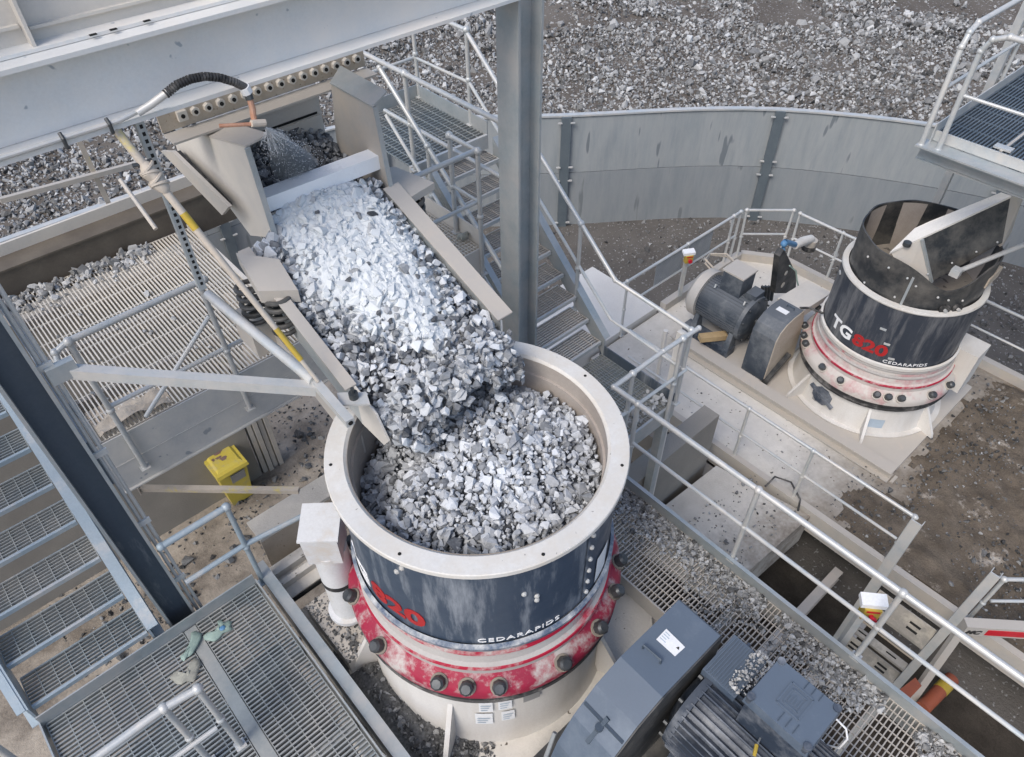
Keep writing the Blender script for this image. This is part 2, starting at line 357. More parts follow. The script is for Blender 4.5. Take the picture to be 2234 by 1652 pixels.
def guardrail(label, tops=(), mids=(), posts=(), r=.024, mat='galvanised_rail', group='galvanised guard rails', rm=.019, name='guard_rail', feet=True, post_r=.023):
    """tops, mids: polylines; posts: (foot, head)"""
    ref = posts[0][0] if posts else tops[0][0]
    t = thing(name, label, 'guard rail', V(ref), group)
    for pl in tops:
        m = MB(); m.tube(pl, r, 12)
        for p in pl: m.sphere(p, r * 1.25, 10, 6)
        m.build('top_rail', mat, t)
    for pl in mids: MB().tube(pl, rm, 10).build('mid_rail', mat, t)
    for a, b in posts:
        m = MB(); a = V(a); b = V(b); m.tube([a, b], post_r, 12); m.sphere(b, post_r * 1.7, 10, 6)
        mdl = (a + b) / 2; m.sphere(mdl, post_r * 1.5, 10, 6)
        if feet: m.box(a + V((-.04, -.04, 0)), a + V((.04, .04, .012)))
        m.build('post', mat, t)
    return t
def drop(p, q): # top point above foot p at height of q
    return V((p.x, p.y, q))

def text_mesh(body, size, fn, mat, parent, name='lettering', extrude=.002, bold=.0, spacing=1., shear=0.):
    cu = D.curves.new('t', 'FONT'); cu.body = body; cu.size = size; cu.offset = bold; cu.extrude = extrude; cu.space_character = spacing; cu.shear = shear
    cu.resolution_u = 3
    o = D.objects.new('t', cu); COL.objects.link(o); bpy.context.view_layer.update()
    me = o.evaluated_get(bpy.context.evaluated_depsgraph_get()).to_mesh()
    vs = [tuple(v.co) for v in me.vertices]; fs = [tuple(p.vertices) for p in me.polygons]
    o.to_mesh_clear(); D.objects.remove(o); D.curves.remove(cu)
    wd = max(v[0] for v in vs)
    m = MB(); m.add([fn(*v) for v in vs], fs)
    return m.build(name, mat, parent), wd
def text_width(body, size, bold=0., spacing=1.):
    cu = D.curves.new('t', 'FONT'); cu.body = body; cu.size = size; cu.offset = bold; cu.space_character = spacing
    o = D.objects.new('t', cu); COL.objects.link(o); bpy.context.view_layer.update(); wd = o.dimensions.x
    D.objects.remove(o); D.curves.remove(cu); return wd

# ================================================================== SETTING
ZG = -3.6        # yard level
ZF = -2.4        # deck of the far crusher
def sheet(name, poly, mat, thick=None):
    m = MB()
    if thick: m.prism([V(p) for p in poly], (0, 0, -thick))
    else: m.add(poly, [tuple(range(len(poly)))])
    return tag(m.build(name, mat, None), kind='structure')
ZP = -5.0
PX0, PX1, PY0, PY1 = 2.6, 6.72, -6., 2.78
gmb = MB()
for x0, x1, y0, y1 in ((-300, PX0, -300, 300), (PX1, 300, -300, 300), (PX0, PX1, -300, PY0), (PX0, PX1, PY1, 300)):
    gmb.add([(x0, y0, ZG), (x1, y0, ZG), (x1, y1, ZG), (x0, y1, ZG)], [(0, 1, 2, 3)])
tag(gmb.build('ground', 'dirt_ground'), kind='structure')
pm = MB(); nx = 30; ny = 50
pm.add([(PX0 + (PX1 - PX0) * i / nx, PY0 + (PY1 - PY0) * j / ny, ZP + .18 * mnoise.noise((i * .35, j * .35, 0)) + .08 * mnoise.noise((i * 1.1, j * 1.1, 2))) for i in range(nx + 1) for j in range(ny + 1)],
       [(i * (ny + 1) + j, (i + 1) * (ny + 1) + j, (i + 1) * (ny + 1) + j + 1, i * (ny + 1) + j + 1) for i in range(nx) for j in range(ny)], True)
pm.add([(PX0, PY0, ZP - .4), (PX1, PY0, ZP - .4), (PX1, PY1, ZP - .4), (PX0, PY1, ZP - .4), (PX0, PY0, ZG), (PX1, PY0, ZG), (PX1, PY1, ZG), (PX0, PY1, ZG)], [(0, 1, 5, 4), (1, 2, 6, 5), (2, 3, 7, 6), (3, 0, 4, 7)])
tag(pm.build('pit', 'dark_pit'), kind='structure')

# curved sheet wall round the yard and the gravel bank behind it
ZW = -1.0
W0 = [(-14, 13.2), (4.0, 13.0), (7.4, 12.3), (10.44, 10.0), (13.87, 7.18), (16.2, 3.2), (17.2, -1.5), (17.4, -8), (17.4, -30)]
def spline(P, n):
    out = []
    for i in range(len(P) - 1):
        p0, p1, p2, p3 = [np.array(P[max(0, min(len(P) - 1, i + k_))]) for k_ in (-1, 0, 1, 2)]
        for j in range(n):
            t = j / n; out.append(tuple(.5 * (2 * p1 + (p2 - p0) * t + (2 * p0 - 5 * p1 + 4 * p2 - p3) * t * t + (3 * p1 - p0 - 3 * p2 + p3) * t ** 3)))
    return out + [tuple(map(float, P[-1]))]
NS = 6
W1 = spline(W0, NS)
sheet('yard', [(6.76, 5.9, ZG + .004)] + [(x, y, ZG + .004) for x, y in W1[2 * NS:7 * NS + 1]] + [(6.76, -8, ZG + .004)], 'yard_gravel')
def bank_z(x, y, d): return ZW - .03 + .05 * d + .35 * mnoise.noise((x * .16, y * .16, 3.)) * min(1, d / 2) + .1 * mnoise.noise((x * .7, y * .7, 1.)) * min(1, d / 2)
bm_ = MB(); offs = [0, .3, .8, 1.6, 2.6, 4, 6, 8, 11, 14, 18, 24, 32, 60, 160]
wp = [];
for i in range(len(W1) - 1):
    a = V((*W1[i], 0)); b = V((*W1[i + 1], 0)); n = max(1, int((b - a).length / .7))
    wp += [a.lerp(b, k / n) for k in range(n)]
wp.append(V((*W1[-1], 0)))
nrm = []
for i, p in enumerate(wp):
    d = (wp[min(i + 3, len(wp) - 1)] - wp[max(i - 3, 0)]).normalized(); nrm.append(V((-d.y, d.x, 0)))
vv = [(p.x + n.x * o, p.y + n.y * o, bank_z(p.x + n.x * o, p.y + n.y * o, o)) for p, n in zip(wp, nrm) for o in offs]
k = len(offs)
bm_.add(vv, [(i * k + j, (i + 1) * k + j, (i + 1) * k + j + 1, i * k + j + 1) for i in range(len(wp) - 1) for j in range(k - 1)], True)
tag(bm_.build('gravel_bank', 'bank_soil'), kind='structure')
def wall_dists(xs, ys):
    best = np.full(len(xs), 1e9); sg = np.ones(len(xs))
    for i in range(len(W1) - 1):
        ax, ay = W1[i]; bx, by = W1[i + 1]; dx, dy = bx - ax, by - ay; l2 = dx * dx + dy * dy
        t = np.clip(((xs - ax) * dx + (ys - ay) * dy) / l2, 0, 1); ex = xs - ax - t * dx; ey = ys - ay - t * dy; dd = ex * ex + ey * ey
        q = dd < best; best[q] = dd[q]; sg[q] = np.where(-dy * ex + dx * ey > 0, 1, -1)[q]
    return sg * np.sqrt(best)
def wall_dist(x, y): return float(wall_dists(np.array([x]), np.array([y]))[0])
# bank stones: sampled over the bank that the yard can see
pts, sz, tn = [], [], []
rg = np.random.default_rng(11)
NT = 1300000
xs = rg.uniform(-16, 46, NT); ys = rg.uniform(-6, 42, NT)
q_ = np.stack([xs, ys, np.full(NT, ZW - CAM_H)], 1) @ M; us = F_PX * q_[:, 0] / q_[:, 2] + CX; vs_ = F_PX * q_[:, 1] / q_[:, 2] + CY
ok = (q_[:, 2] > 3) & (us > -250) & (us < 2480) & (vs_ > -130) & (vs_ < 520)
ok &= rg.uniform(size=NT) < np.minimum(1, (16 / np.maximum(q_[:, 2], 3)) ** 1.3)
xs, ys = xs[ok], ys[ok]; ds = wall_dists(xs, ys); ok = ds > .06
for x, y, d in zip(xs[ok], ys[ok], ds[ok]):
    if len(pts) >= 72000: break
    nzv = mnoise.noise((x * .22, y * .22, 7.)) + .55 * mnoise.noise((x * .7, y * .7, 2.))
    dens = 1 if d < 4.2 else max(.06, min(1, .9 - 3.4 * max(0, nzv + .10)))
    if rg.uniform() > dens: continue
    s = .0305 * math.exp(rg.normal(0, .45)) * (1.22 if d > 4 else 1)
    z = bank_z(x, y, d) + s * .35
    pts.append((x, y, z)); sz.append(min(s, .19)); tn.append(np.clip(rg.beta(1.5, 2.0) * .85, 0, .8))
stones('bank_gravel', pts, sz, np.array(tn), 'bank_stone', fine=False)
# loose stones on the yard and round the bin
pts, sz, tn = [], [], []
for _ in range(60000):
    if len(pts) > 5200: break
    x = rg.uniform(6.8, 17); y = rg.uniform(-3, 12)
    if wall_dist(x, y) > -.05 or (6.6 < x < 11.4 and y < 5.8) or (6.9 < x < 8.6 and y < 7.4): continue
    s = .018 * math.exp(rg.normal(0, .5))
    if x > 11.4: s *= 1.15
    elif rg.uniform() > .45: continue
    pts.append((x, y, ZG + .004 + s * .3)); sz.append(s); tn.append(rg.beta(1.2, 2.6) * .7)
for _ in range(3600):
    x = rg.uniform(-1.6, 3.6); y = rg.uniform(4.2, 9.8)
    if mnoise.noise((x * .9, y * .9, 4)) < -.05 and rg.uniform() > .25: continue
    s = .022 * math.exp(rg.normal(0, .5)); pts.append((x, y, ZG + s * .3)); sz.append(s); tn.append(rg.beta(1.1, 4.0) * .6)
stones('yard_stones', pts, sz, np.array(tn), 'bank_stone', fine=False)

# wall panels: each bay of the curved wall is a panel pair between dark posts
wt = thing('sheet_wall', 'curved grey galvanised sheet wall holding back the gravel bank', 'wall', (W0[3][0], W0[3][1], ZG))
for i in range(len(W0) - 1):
    a = V((*W0[i], 0)); b = V((*W0[i + 1], 0)); d = (b - a).normalized(); n = V((-d.y, d.x, 0))
    zm = ZG + 1.32
    sp = [V((*q, 0)) for q in W1[i * NS:(i + 1) * NS + 1]]; nn_ = []
    for j in range(len(sp)):
        dd_ = (sp[min(j + 1, NS)] - sp[max(j - 1, 0)]).normalized(); nn_.append(V((-dd_.y, dd_.x, 0)))
    def ribbon(z0, z1, o0, o1):
        m = MB(); k4 = []
        for p, n_ in zip(sp, nn_): k4 += [p + n_ * o0 + V((0, 0, z0)), p + n_ * o0 + V((0, 0, z1)), p + n_ * o1 + V((0, 0, z1)), p + n_ * o1 + V((0, 0, z0))]
        return m.add(k4, [(j * 4 + k_, (j + 1) * 4 + k_, (j + 1) * 4 + (k_ + 1) % 4, j * 4 + (k_ + 1) % 4) for j in range(NS) for k_ in range(4)] + [(0, 1, 2, 3), (NS * 4 + 3, NS * 4 + 2, NS * 4 + 1, NS * 4)])
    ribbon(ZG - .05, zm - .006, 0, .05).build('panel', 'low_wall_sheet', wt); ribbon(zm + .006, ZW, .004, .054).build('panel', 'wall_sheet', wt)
    ribbon(ZW, ZW + .035, -.03, .09).build('cap', 'galvanised_rail', wt)
for i in range(1, len(W0) - 1):
    a = V((*W0[i], 0)); d = (V((*W0[i + 1], 0)) - V((*W0[i - 1], 0))).normalized(); n = V((-d.y, d.x, 0))
    c = a - n * .05
    m = MB(); m.bar(c + V((0, 0, ZG - .05)), c + V((0, 0, ZW + .01)), .20, .06, n); po = m.build('wall_stud', 'wall_post', wt)
    m = MB()
    for z in (ZW - .1, ZG + 1.50, ZG + 1.18, ZG + .12):
        for s in (-1, 1): m.bar(c - n * .035 + d * s * .13 + V((0, 0, z)) - d * .045, c - n * .035 + d * s * .13 + V((0, 0, z)) + d * .045, .05, .02, V((0, 0, 1)))
    m.build('clamp', 'galvanised_rail', po)

# far deck: one concrete slab with raised edges, and the landing slab beside it
DX0, DX1, DY1 = 6.75, 11.25, 5.65
sheet('far_deck', [(DX0, -7, ZF), (DX1, -7, ZF), (DX1, 5.0, ZF), (10.8, DY1, ZF), (DX0, DY1, ZF)], 'deck_concrete', .3)
# mud spilled round the far crusher
def mud_patch(name, x0, x1, y0, y1, z, nx, ny, cover, hh):
    m = MB(); vs = []
    for i in range(nx + 1):
        for j in range(ny + 1):
            x = x0 + (x1 - x0) * i / nx; y = y0 + (y1 - y0) * j / ny
            t = cover(x, y) + .30 * mnoise.noise((x * 1.7, y * 1.7, 0)) + .16 * mnoise.noise((x * 6, y * 6, 3))
            lump = .5 + .8 * mnoise.noise((x * .9, y * .9, 5)) + .5 * mnoise.noise((x * 4, y * 4, 9)) + .35 * abs(mnoise.noise((x * 11, y * 11, 2)))
            vs.append((x, y, z + (max(.004, hh * min(1, t * 2) * lump) if t > 0 else -.03)))
    m.add(vs, [(i * (ny + 1) + j, (i + 1) * (ny + 1) + j, (i + 1) * (ny + 1) + j + 1, i * (ny + 1) + j + 1) for i in range(nx) for j in range(ny)], True)
    return tag(m.build(name, 'muddy_concrete', angle=80), kind='structure')
mud_patch('mud', DX0 + .06, DX1 - .1, -5.5, 3.0, ZF, 110, 200, lambda x, y: min(.8, (1.0 - y) * .8 + (.25 * min(1, (7.95 - x) / .2) * max(0, 1 - abs(y - 1.2) / .9) if x < 7.95 else 0)) - max(0, .25 - (DX1 - x)) * 2, .09)
pts, sz, tn = [], [], []
for _ in range(900):
    x = rg.uniform(5.2, 11.1); y = rg.uniform(-2, 5.4) if x > 6.75 else rg.uniform(1.7, 2.7)
    if y > 1.6 and x > 6.75 and rg.uniform() > .35: continue
    if 8.2 < x < 10.7 and 1.1 < y < 5: continue
    if x < 6.75 and y > 2.6: continue
    s_ = .012 * math.exp(rg.normal(0, .5)); pts.append((x, y, ZF + s_ * .3 + (.03 if y < 1.4 else 0))); sz.append(s_); tn.append(rg.beta(1.2, 2.6) * .75)
for _ in range(9000):
    x = rg.uniform(6.85, 11.1); y = rg.uniform(-5, 1.5)
    if 8.1 < x < 10.7 and y > 1.1: continue
    if y > .9 and rg.uniform() < .5: continue
    s_ = .012 * math.exp(rg.normal(0, .55)); pts.append((x, y, ZF + .045 + .02 * mnoise.noise((x * 4, y * 4, 9)) + rg.uniform(-.02, .02))); sz.append(s_); tn.append(rg.beta(1.0, 5.0) * .8)
stones('deck_grit', pts, sz, np.array(tn), 'bank_stone', fine=False)
def kerb(a, b, w_=.12, h=.16, z=ZF, mat='dusty_steel'):
    m = MB(); m.bar(V((*a, z + h / 2)), V((*b, z + h / 2)), w_, h); return m
kt = thing('deck_kerb', 'dusty steel kerb edging the far crusher deck', 'kerb', (DX1, 3, ZF))
for a, b in (((DX1, -7), (DX1, 4.99)), ((DX1 - .01, 5.02), (10.81, DY1 - .01)), ((10.78, DY1), (8.55, DY1))):
    kerb(a, b).build('kerb_run', 'dusty_steel', kt)
eb = thing('edge_beam', 'grey steel channel along the pit edge of the far deck', 'beam', (DX0, 2, ZF - .3))
m = MB(); m.box((DX0 - .02, -3.2, ZF - .02), (DX0 + .05, 4.9, ZF + .06)); m.box((DX0 - .045, -3.2, ZF - .34), (DX0 - .022, 4.9, ZF + .06)); m.build('channel', 'dusty_steel', eb)
ls = MB(); ls.prism([(5.3, 5.70, ZF + .1), (8.47, 5.70, ZF + .1), (8.47, 7.26, ZF + .1), (5.3, 7.26, ZF + .1)], (0, 0, -.25))
tag(ls.build('landing_slab', 'clean_concrete'), 'clean pale concrete slab beyond the far deck, beside the stair', 'slab')
# bridging slab over the pit
pz = ZF - .02
bs = [Z(1400, 1142, pz), Z(1562, 1016, pz), Z(1768, 1126, pz), Z(1590, 1283, pz)]
tag(MB().prism(bs, (0, 0, -.6)).build('bridge_slab', 'slab_concrete'), 'stained pale concrete slab bridging the dark pit', 'slab')
# pit walls
pw = MB(); pw.box((6.45, 2.75, ZG), (6.68, 5.6, ZF - .36)); pw.box((3.86, 3.05, ZG), (6.4, 3.3, -1.4))
tag(pw.build('pit_wall', 'concrete_wall'), 'grey concrete pit wall under the stair landing', 'wall')
for nm, yy, lab in (('pit_beam', .95, 'steel support beam lying deep in the pit beside the pale slab'), ('pit_beam', .35, 'second steel beam in the pit, half hidden in shade')):
    m = MB(); m.bar(V((4.2, yy, -3.0)), V((6.7, yy - .03, -3.0)), .12, .02); m.bar(V((4.2, yy, -3.09)), V((6.7, yy - .03, -3.09)), .02, .16); m.bar(V((4.2, yy, -3.18)), V((6.7, yy - .03, -3.18)), .12, .02)
    tag(m.build(nm, 'dusty_steel'), lab, 'beam')

# ================================================================== CONE CRUSHERS
def oct_plate(cx, cy, h, ch): return [(cx - h + ch, cy - h), (cx + h - ch, cy - h), (cx + h, cy - h + ch), (cx + h, cy + h - ch), (cx + h - ch, cy + h), (cx - h + ch, cy + h), (cx - h, cy + h - ch), (cx - h, cy - h + ch)]
def crusher(cx, cy, zb, near, label):
    t = thing('cone_crusher', label, 'cone crusher', (cx, cy, zb))
    zf = -.35 if near else 0.
    c = (cx, cy, zb); cam_a = math.atan2(-cy, -cx)
    red = 'red_paint' if near else 'dusty_red_paint'
    m = MB(); m.prism([(x, y, zb + zf) for x, y in (oct_plate(cx, cy, 1.2, .3) if near else oct_plate(cx, cy - .02, 1.18, .02))], (0, 0, .055)); m.build('base_plate', 'concrete' if near else 'dusty_steel', t)
    if not near: MB().lathe([(1.02, .06), (1.13, .06), (1.13, .075), (1.02, .075)], c, 96, close=True).build('weld_ring', 'cream_paint', t)
    m = MB(); m.lathe([(1.06, .055 + zf), (1.03, .16 + zf), (1.015, .56), (.98, .58)], c, 96); fr = m.build('frame', 'cream_paint', t)
    for a in ((-.33, -1.25, 1.05) if near else (-.75, .25, 1.1)):
        m = MB(); d = V((_c(cam_a + a), _s(cam_a + a), 0)); n = V((-d.y, d.x, 0)); p = V(c)
        m.prism([p + d * 1.02 + n * .02 + V((0, 0, .055 + zf)), p + d * 1.30 + n * .02 + V((0, 0, .055 + zf)), p + d * 1.28 + n * .02 + V((0, 0, .12 + zf)), p + d * 1.02 + n * .02 + V((0, 0, .50 + zf * .5))], -n * .04)
        m.build('gusset', 'cream_paint', t)
    m = MB(); m.lathe([(1.0, .555), (1.075, .56), (1.088, .60), (1.06, .615), (1.082, .63), (1.075, .675), (1.0, .68)], c, 96); m.build('seal_band', 'rubber', t)
    # adjustment ring and flange
    m = MB(); m.lathe([(1.0, .675), (1.09, .68), (1.095, .76), (1.075, .80), (1.005, .86), (.99, .875)], c, 96); m.build('flange', red, t)
    m = MB(); m.lathe([(.99, .87), (.99, .975), (.962, .99), (.945, 1.07), (.93, 1.11), (.922, 1.25)], c, 96); m.build('neck', 'neck_dust' if near else red, t)
    for z_, r_ in ((.955, .998), (1.095, .957), (1.175, .932)): MB().lathe([(r_ - .02, z_ - .022), (r_, z_ - .018), (r_ + .006, z_), (r_, z_ + .018), (r_ - .02, z_ + .022)], c, 96).build('ridge', 'ridge_red' if near or z_ < 1 else 'neck_dust', t)
    angs = [-1.30, -.86, -.36, -.17, .04, .50, .86, 1.17, 1.42, -1.75, 1.9, 2.4, -2.3, 2.9] if near else [-1.42, -1.2, -1.03, -.55, -.25, .22, .36, .52, .95, 1.3, -1.9, 1.9, 2.6, -2.6]
    for a in angs:
        d = V((_c(cam_a + a), _s(cam_a + a), 0)); b = V((c[0], c[1], c[2] + .80)) + d * 1.05
        m = MB(); ax = (V((0, 0, 1)) * .8 + d * .6).normalized()
        m.tube([b - ax * .06, b + ax * .03], .064, 18); bo = m.build('bolt', 'dusty_liner' if near else 'dusty_steel', t)
        m = MB(); m.tube([b + ax * .03, b + ax * .09, b + ax * .108], [.050, .050, .034], 8 if near else 10); m.build('nut', 'bolt_steel', bo)
    # feed hopper
    zl, zt = 1.27, 2.2
    R = .957 if near else .915
    m = MB(); m.lathe([(.92, zl - .06), (.990, zl - .05) if near else (.955, zl - .045), (.995, zl - .012) if near else (.955, zl), (R + .012, zl + .012)], c, 96); m.build('hopper_lip', 'navy_lip' if near else 'white_rim', t)
    m = MB(); m.lathe([(R, zl), (R, zt)], c, 96); hs = m.build('hopper_shell', 'navy_paint' if near else 'dusty_navy_paint', t)
    if near:
        m = MB(); m.lathe([(.885, zt + .045), (1.005, zt + .045), (1.01, zt + .038), (1.01, zt + .004), (1.003, zt), (.90, zt), (.862, zt + .02)], c, 128, close=True); rim = m.build('rim', 'white_rim', t)
        m = MB(); m.lathe([(.862, zt + .03), (.862, zt - .10), (.845, zt - .10), (.845, zl)], c, 96); m.build('liner', 'bin_liner', t)
        for k_ in range(7):
            a = cam_a + .36 + k_ * 2 * math.pi / 7; p = V((cx + .965 * _c(a), cy + .965 * _s(a), zb + zt + .0445)); MB().tube([p, p + V((0, 0, .003))], .011, 12).build('hole', 'dark_hole', rim)
        # bolted seam and sheets on the hopper shell
        m = MB(); a = cam_a + .78
        for q in (a, ):
            m.lathe([(R + .006, zl + .02), (R + .006, zt - .02)], c, 3, q - .04, q + .04)
        sm = m.build('seam_strip', 'navy_paint', t)
        for k_ in range(6):
            p = V((cx + (R + .012) * _c(a), cy + (R + .012) * _s(a), zb + zl + .1 + k_ * .14)); MB().sphere(p, .018, 8, 5).build('bolt', 'galvanised_rail', sm)
        MB().lathe([(R + .008, zl + .05), (R + .008, zl + .36)], c, 6, cam_a + .90, cam_a + 1.08).build('notice', 'label_white', t)
        for da, dz in ((.24, .58), (.33, .5), (.33, .45), (-.55, .8), (-.6, .72)):
            p = V((cx + R * _c(cam_a + da), cy + R * _s(cam_a + da), zb + zl + dz)); MB().sphere(p, .02, 8, 5).build('rivet', 'galvanised_rail', t)
        # name plates on the frame
        for da, w_, z0, z1, mt in ((-.06, .10, .30, .46, 'label_white'), (.08, .10, .32, .48, 'label_white'), (-.08, .13, .06, .25, 'label_white'), (.28, .13, .36, .50, 'label_grey'), (.10, .10, .10, .26, 'label_white')):
            MB().lathe([(1.04, z0), (1.034, z1)], c, 6, cam_a + da - w_ / 2, cam_a + da + w_ / 2).build('notice', mt, t)
            if mt == 'label_white':
                m = MB()
                for k_ in range(3): m.lathe([(1.044, z0 + .03 + k_ * .04), (1.043, z0 + .042 + k_ * .04)], c, 4, cam_a + da - w_ * .38, cam_a + da + w_ * (.1 + .12 * k_))
                m.build('print', 'print_blue', t)
    else:
        m = MB(); m.lathe([(.855, zt + .03), (.93, zt + .03), (.935, zt), (.925, zt - .02)], c, 96); m.build('rim', 'white_rim', t)
        # tall black rubber-lined inlet set inside the hopper
        def top(a):
            d = (a - cam_a + math.pi) % (2 * math.pi) - math.pi
            return zt + .60 - .27 * math.exp(-((d - .55) / .40) ** 2)
        n = 72; vs = []; nf = 10
        def rad(a, k_): # faceted shell
            f = (a * 9 / (2 * math.pi)) % 1; return k_ * (1 - .035 * (.5 - abs(f - .5)) * 2 * .8)
        for i in range(n):
            a = 2 * math.pi * i / n
            for r, z in ((.845, zt - .25), (.86, top(a)), (.84, top(a)), (.82, zt - .25)):
                rr = rad(a, r); vs.append((cx + rr * _c(a), cy + rr * _s(a), zb + z))
        m = MB(); m.add(vs, [(i * 4 + j, ((i + 1) % n) * 4 + j, ((i + 1) % n) * 4 + (j + 1) % 4, i * 4 + (j + 1) % 4) for i in range(n) for j in range(3)], True)
        inl = m.build('inlet', 'black_steel', t)
        m = MB(); m.lathe([(.815, zt - .25), (.825, zt + .2)], c, 72); m.lathe([(.0, zt - .1), (.815, zt - .1)], c, 72); m.build('liner', 'dusty_liner', t)
        m = MB(); m.lathe([(.812, zt - .2), (.826, zt + .57)], c, 40, cam_a + 1.25, cam_a + 4.6); m.build('back_liner', 'bin_liner', t)
        m = MB()
        for da, dz in ((-.35, .45), (-.75, .4), (-.1, .1), (-.05, .42), (.45, .24), (.62, .2), (.86, .17), (-.62, .06), (.25, .0), (.1, .35)):
            a = cam_a + da; MB().sphere(V((cx + .852 * _c(a), cy + .852 * _s(a), zb + zt + dz)), .016, 8, 5).build('rivet', 'galvanised_rail', inl)
        m = MB(); a = cam_a + .02
        d = V((_c(a), _s(a), 0)); p = V(c) + d * .852; m.bar(p + V((0, 0, zt + .02)), p + V((0, 0, zt + .46)), .03, .05, d); m.build('seam_strip', 'galvanised_steel', inl)
        for da in (.62, .82):
            a = cam_a + da; p = V((cx + .85 * _c(a), cy + .85 * _s(a), zb + zt + .06)); d = V((_c(a), _s(a), 0))
            h_ = MB().tube([p, p + d * .03], .07, 18).build('clamp', 'rubber', inl); MB().tube([p + d * .03, p + d * .06], .022, 8).build('clamp_bolt', 'galvanised_rail', h_)
        # side box behind the shell and hatch on the frame
        m = MB(); p = V(c) + V((_c(cam_a + 1.75), _s(cam_a + 1.75), 0)) * 1.05; m.box(p + V((-.18, -.22, .55)), p + V((.22, .22, 1.25))); m.build('side_box', 'cream_paint', t)
        m = MB(); a = cam_a - .42; d = V((_c(a), _s(a), 0)); q = V((-d.y, d.x, 0)); p = V(c) + d * 1.0 + V((0, 0, .34))
        poly = [p + q * (.15 * _c(k_ * math.pi / 4 + .39)) * 1.1 + V((0, 0, 1)) * (.15 * _s(k_ * math.pi / 4 + .39)) for k_ in range(8)]
        m.prism(poly, d * .05); m.bar(p - q * .22 + d * .04 + V((0, 0, .08)), p + q * .22 + d * .04 - V((0, 0, .08)), .05, .04, d); m.build('hatch', 'motor_paint', t)
        MB().lathe([(1.03, .10), (1.03, .22)], c, 4, cam_a - .55, cam_a - .48).build('notice', 'label_grey', t)
        MB().lathe([(1.033, .12), (1.028, .32)], c, 5, cam_a + .30, cam_a + .50).build('notice', 'print_blue', t)
        m = MB()
        for da, dz in ((-.05, .55), (.08, .34), (.22, .12), (-1.2, .78)):
            a = cam_a + da; p = V((cx + R * _c(a), cy + R * _s(a), zb + zl + dz)); d = V((_c(a), _s(a), 0)); q = V((-d.y, d.x, 0)); m.bar(p - q * .04, p + q * .04, .025, .03, d)
        m.build('lug', 'galvanised_rail', t)
    # lettering wrapped round the hopper shell
    rr = R + .004
    def wrap(a0, z0, sx=1., sy=1.):
        return lambda x, y, z: (cx + (rr + z) * _c(a0 + x * sx / rr), cy + (rr + z) * _s(a0 + x * sx / rr), zb + z0 + y * sy)
    sz = .25; WX = 1.22; zt0 = zl + (.10 if near else .12)
    a0 = cam_a + (-1.40 if near else -.86)
    w1 = text_width('TG', sz, .008, 1.0)
    text_mesh('TG', sz, wrap(a0, zt0, WX), 'text_white', t, bold=.008)
    text_mesh('820', sz, wrap(a0 + (w1 * WX + .03) / rr, zt0, WX * 1.05), 'text_red', t, bold=.009)
    a1 = cam_a + (-.09 if near else .12)
    text_mesh('CEDARAPIDS', .070, wrap(a1, zl + .03, 1.32), 'text_white', t, spacing=1.12)
    return t
NC = (1.925, 2.52, -.1)
crusher(*NC[:2], NC[2], True, 'big navy and red cone crusher heaped with wetted crushed stone, nearest the camera')
FCR = (9.43, 2.36, ZF)
crusher(*FCR[:2], FCR[2], False, 'dusty navy cone crusher with tall black inlet, on the far concrete deck')

# ================================================================== STONE IN THE FEEDER AND THE HOPPER
TX0, TX1 = 1.45, 2.60                      # feeder trough between these
def wall_top(y): return 2.48 + (y - 3.1) * .372
def bed_z(x, y):
    if y > 4.4: x = min(max(x, 1.75), 2.5)
    e = min(x - TX0, TX1 - x); return wall_top(y) - .10 - .17 * max(0, min(1, (y - 4.45) / .25)) + .20 * (1 - math.exp(-max(e, 0) / .16)) + .05 * mnoise.noise((x * 2.2, y * 2.2, 0))
# white patch on the bed, measured along and across the trough
def whitish(x, y):
    u = (x - TX0) / (TX1 - TX0); t = (y - 2.95)
    n = .30 * mnoise.noise((x * 3.2, y * 3.2, 2)) + .22 * mnoise.noise((x * 8, y * 8, 5))
    band = 1 - abs(u - .55) / .52
    f = band * 1.9 + n + min(0, (t - .80) * 1.7) - max(0, t - 1.62) * 5 - .02
    return f
pts, sz, tn = [], [], []
y = 2.92
while y < 5.9:
    x = TX0 + .03 if y < 4.4 else 1.70
    while x < (TX1 - .02 if y < 4.4 else 2.62):
        xx = x + rg.uniform(-.016, .016); yy = y + rg.uniform(-.016, .016); wv = whitish(xx, yy)
        s = .0285 * math.exp(rg.normal(0, .36))
        for lay in range(2):
            hz = bed_z(xx, yy) - lay * .045 + rg.uniform(-.02, .02)
            pts.append((xx, yy, hz)); sz.append(s)
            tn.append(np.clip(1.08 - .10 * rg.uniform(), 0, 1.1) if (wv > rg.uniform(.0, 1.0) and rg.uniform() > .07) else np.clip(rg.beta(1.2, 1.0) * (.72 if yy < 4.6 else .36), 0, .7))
        x += .039
    y += .039
nb = 40; gx = np.linspace(0, 1, 90); gy = np.linspace(2.95, 5.9, 240)
def layer(x, y):
    w_ = min(1, max(0, whitish(x, y) * 1.3 - .15)); return bed_z(x, y) - .055 + w_ * (.068 + .020 * mnoise.noise((x * 17, y * 17, 4)) + .012 * mnoise.noise((x * 40, y * 40, 4)))
bv = np.array([(a_, b, layer(a_, b)) for f in gx for b in gy for a_ in [(TX0 + f * (TX1 - TX0)) if b < 4.4 else 1.672 + f * .965]]); bf = []
for i in range(89):
    for j in range(239):
        a = i * 240 + j; bf += [(a, a + 240, a + 241), (a, a + 241, a + 1)]
bt = np.array([np.clip(.02 + (whitish(p[0], p[1]) - .05) * 5, .02, 1.08) for p in bv])  # outside the white patch the backing is near black, for shaded gaps between stones
stones('feeder_stone', pts, sz, np.array(tn), 'crushed_stone', base=(bv, np.array(bf), bt))
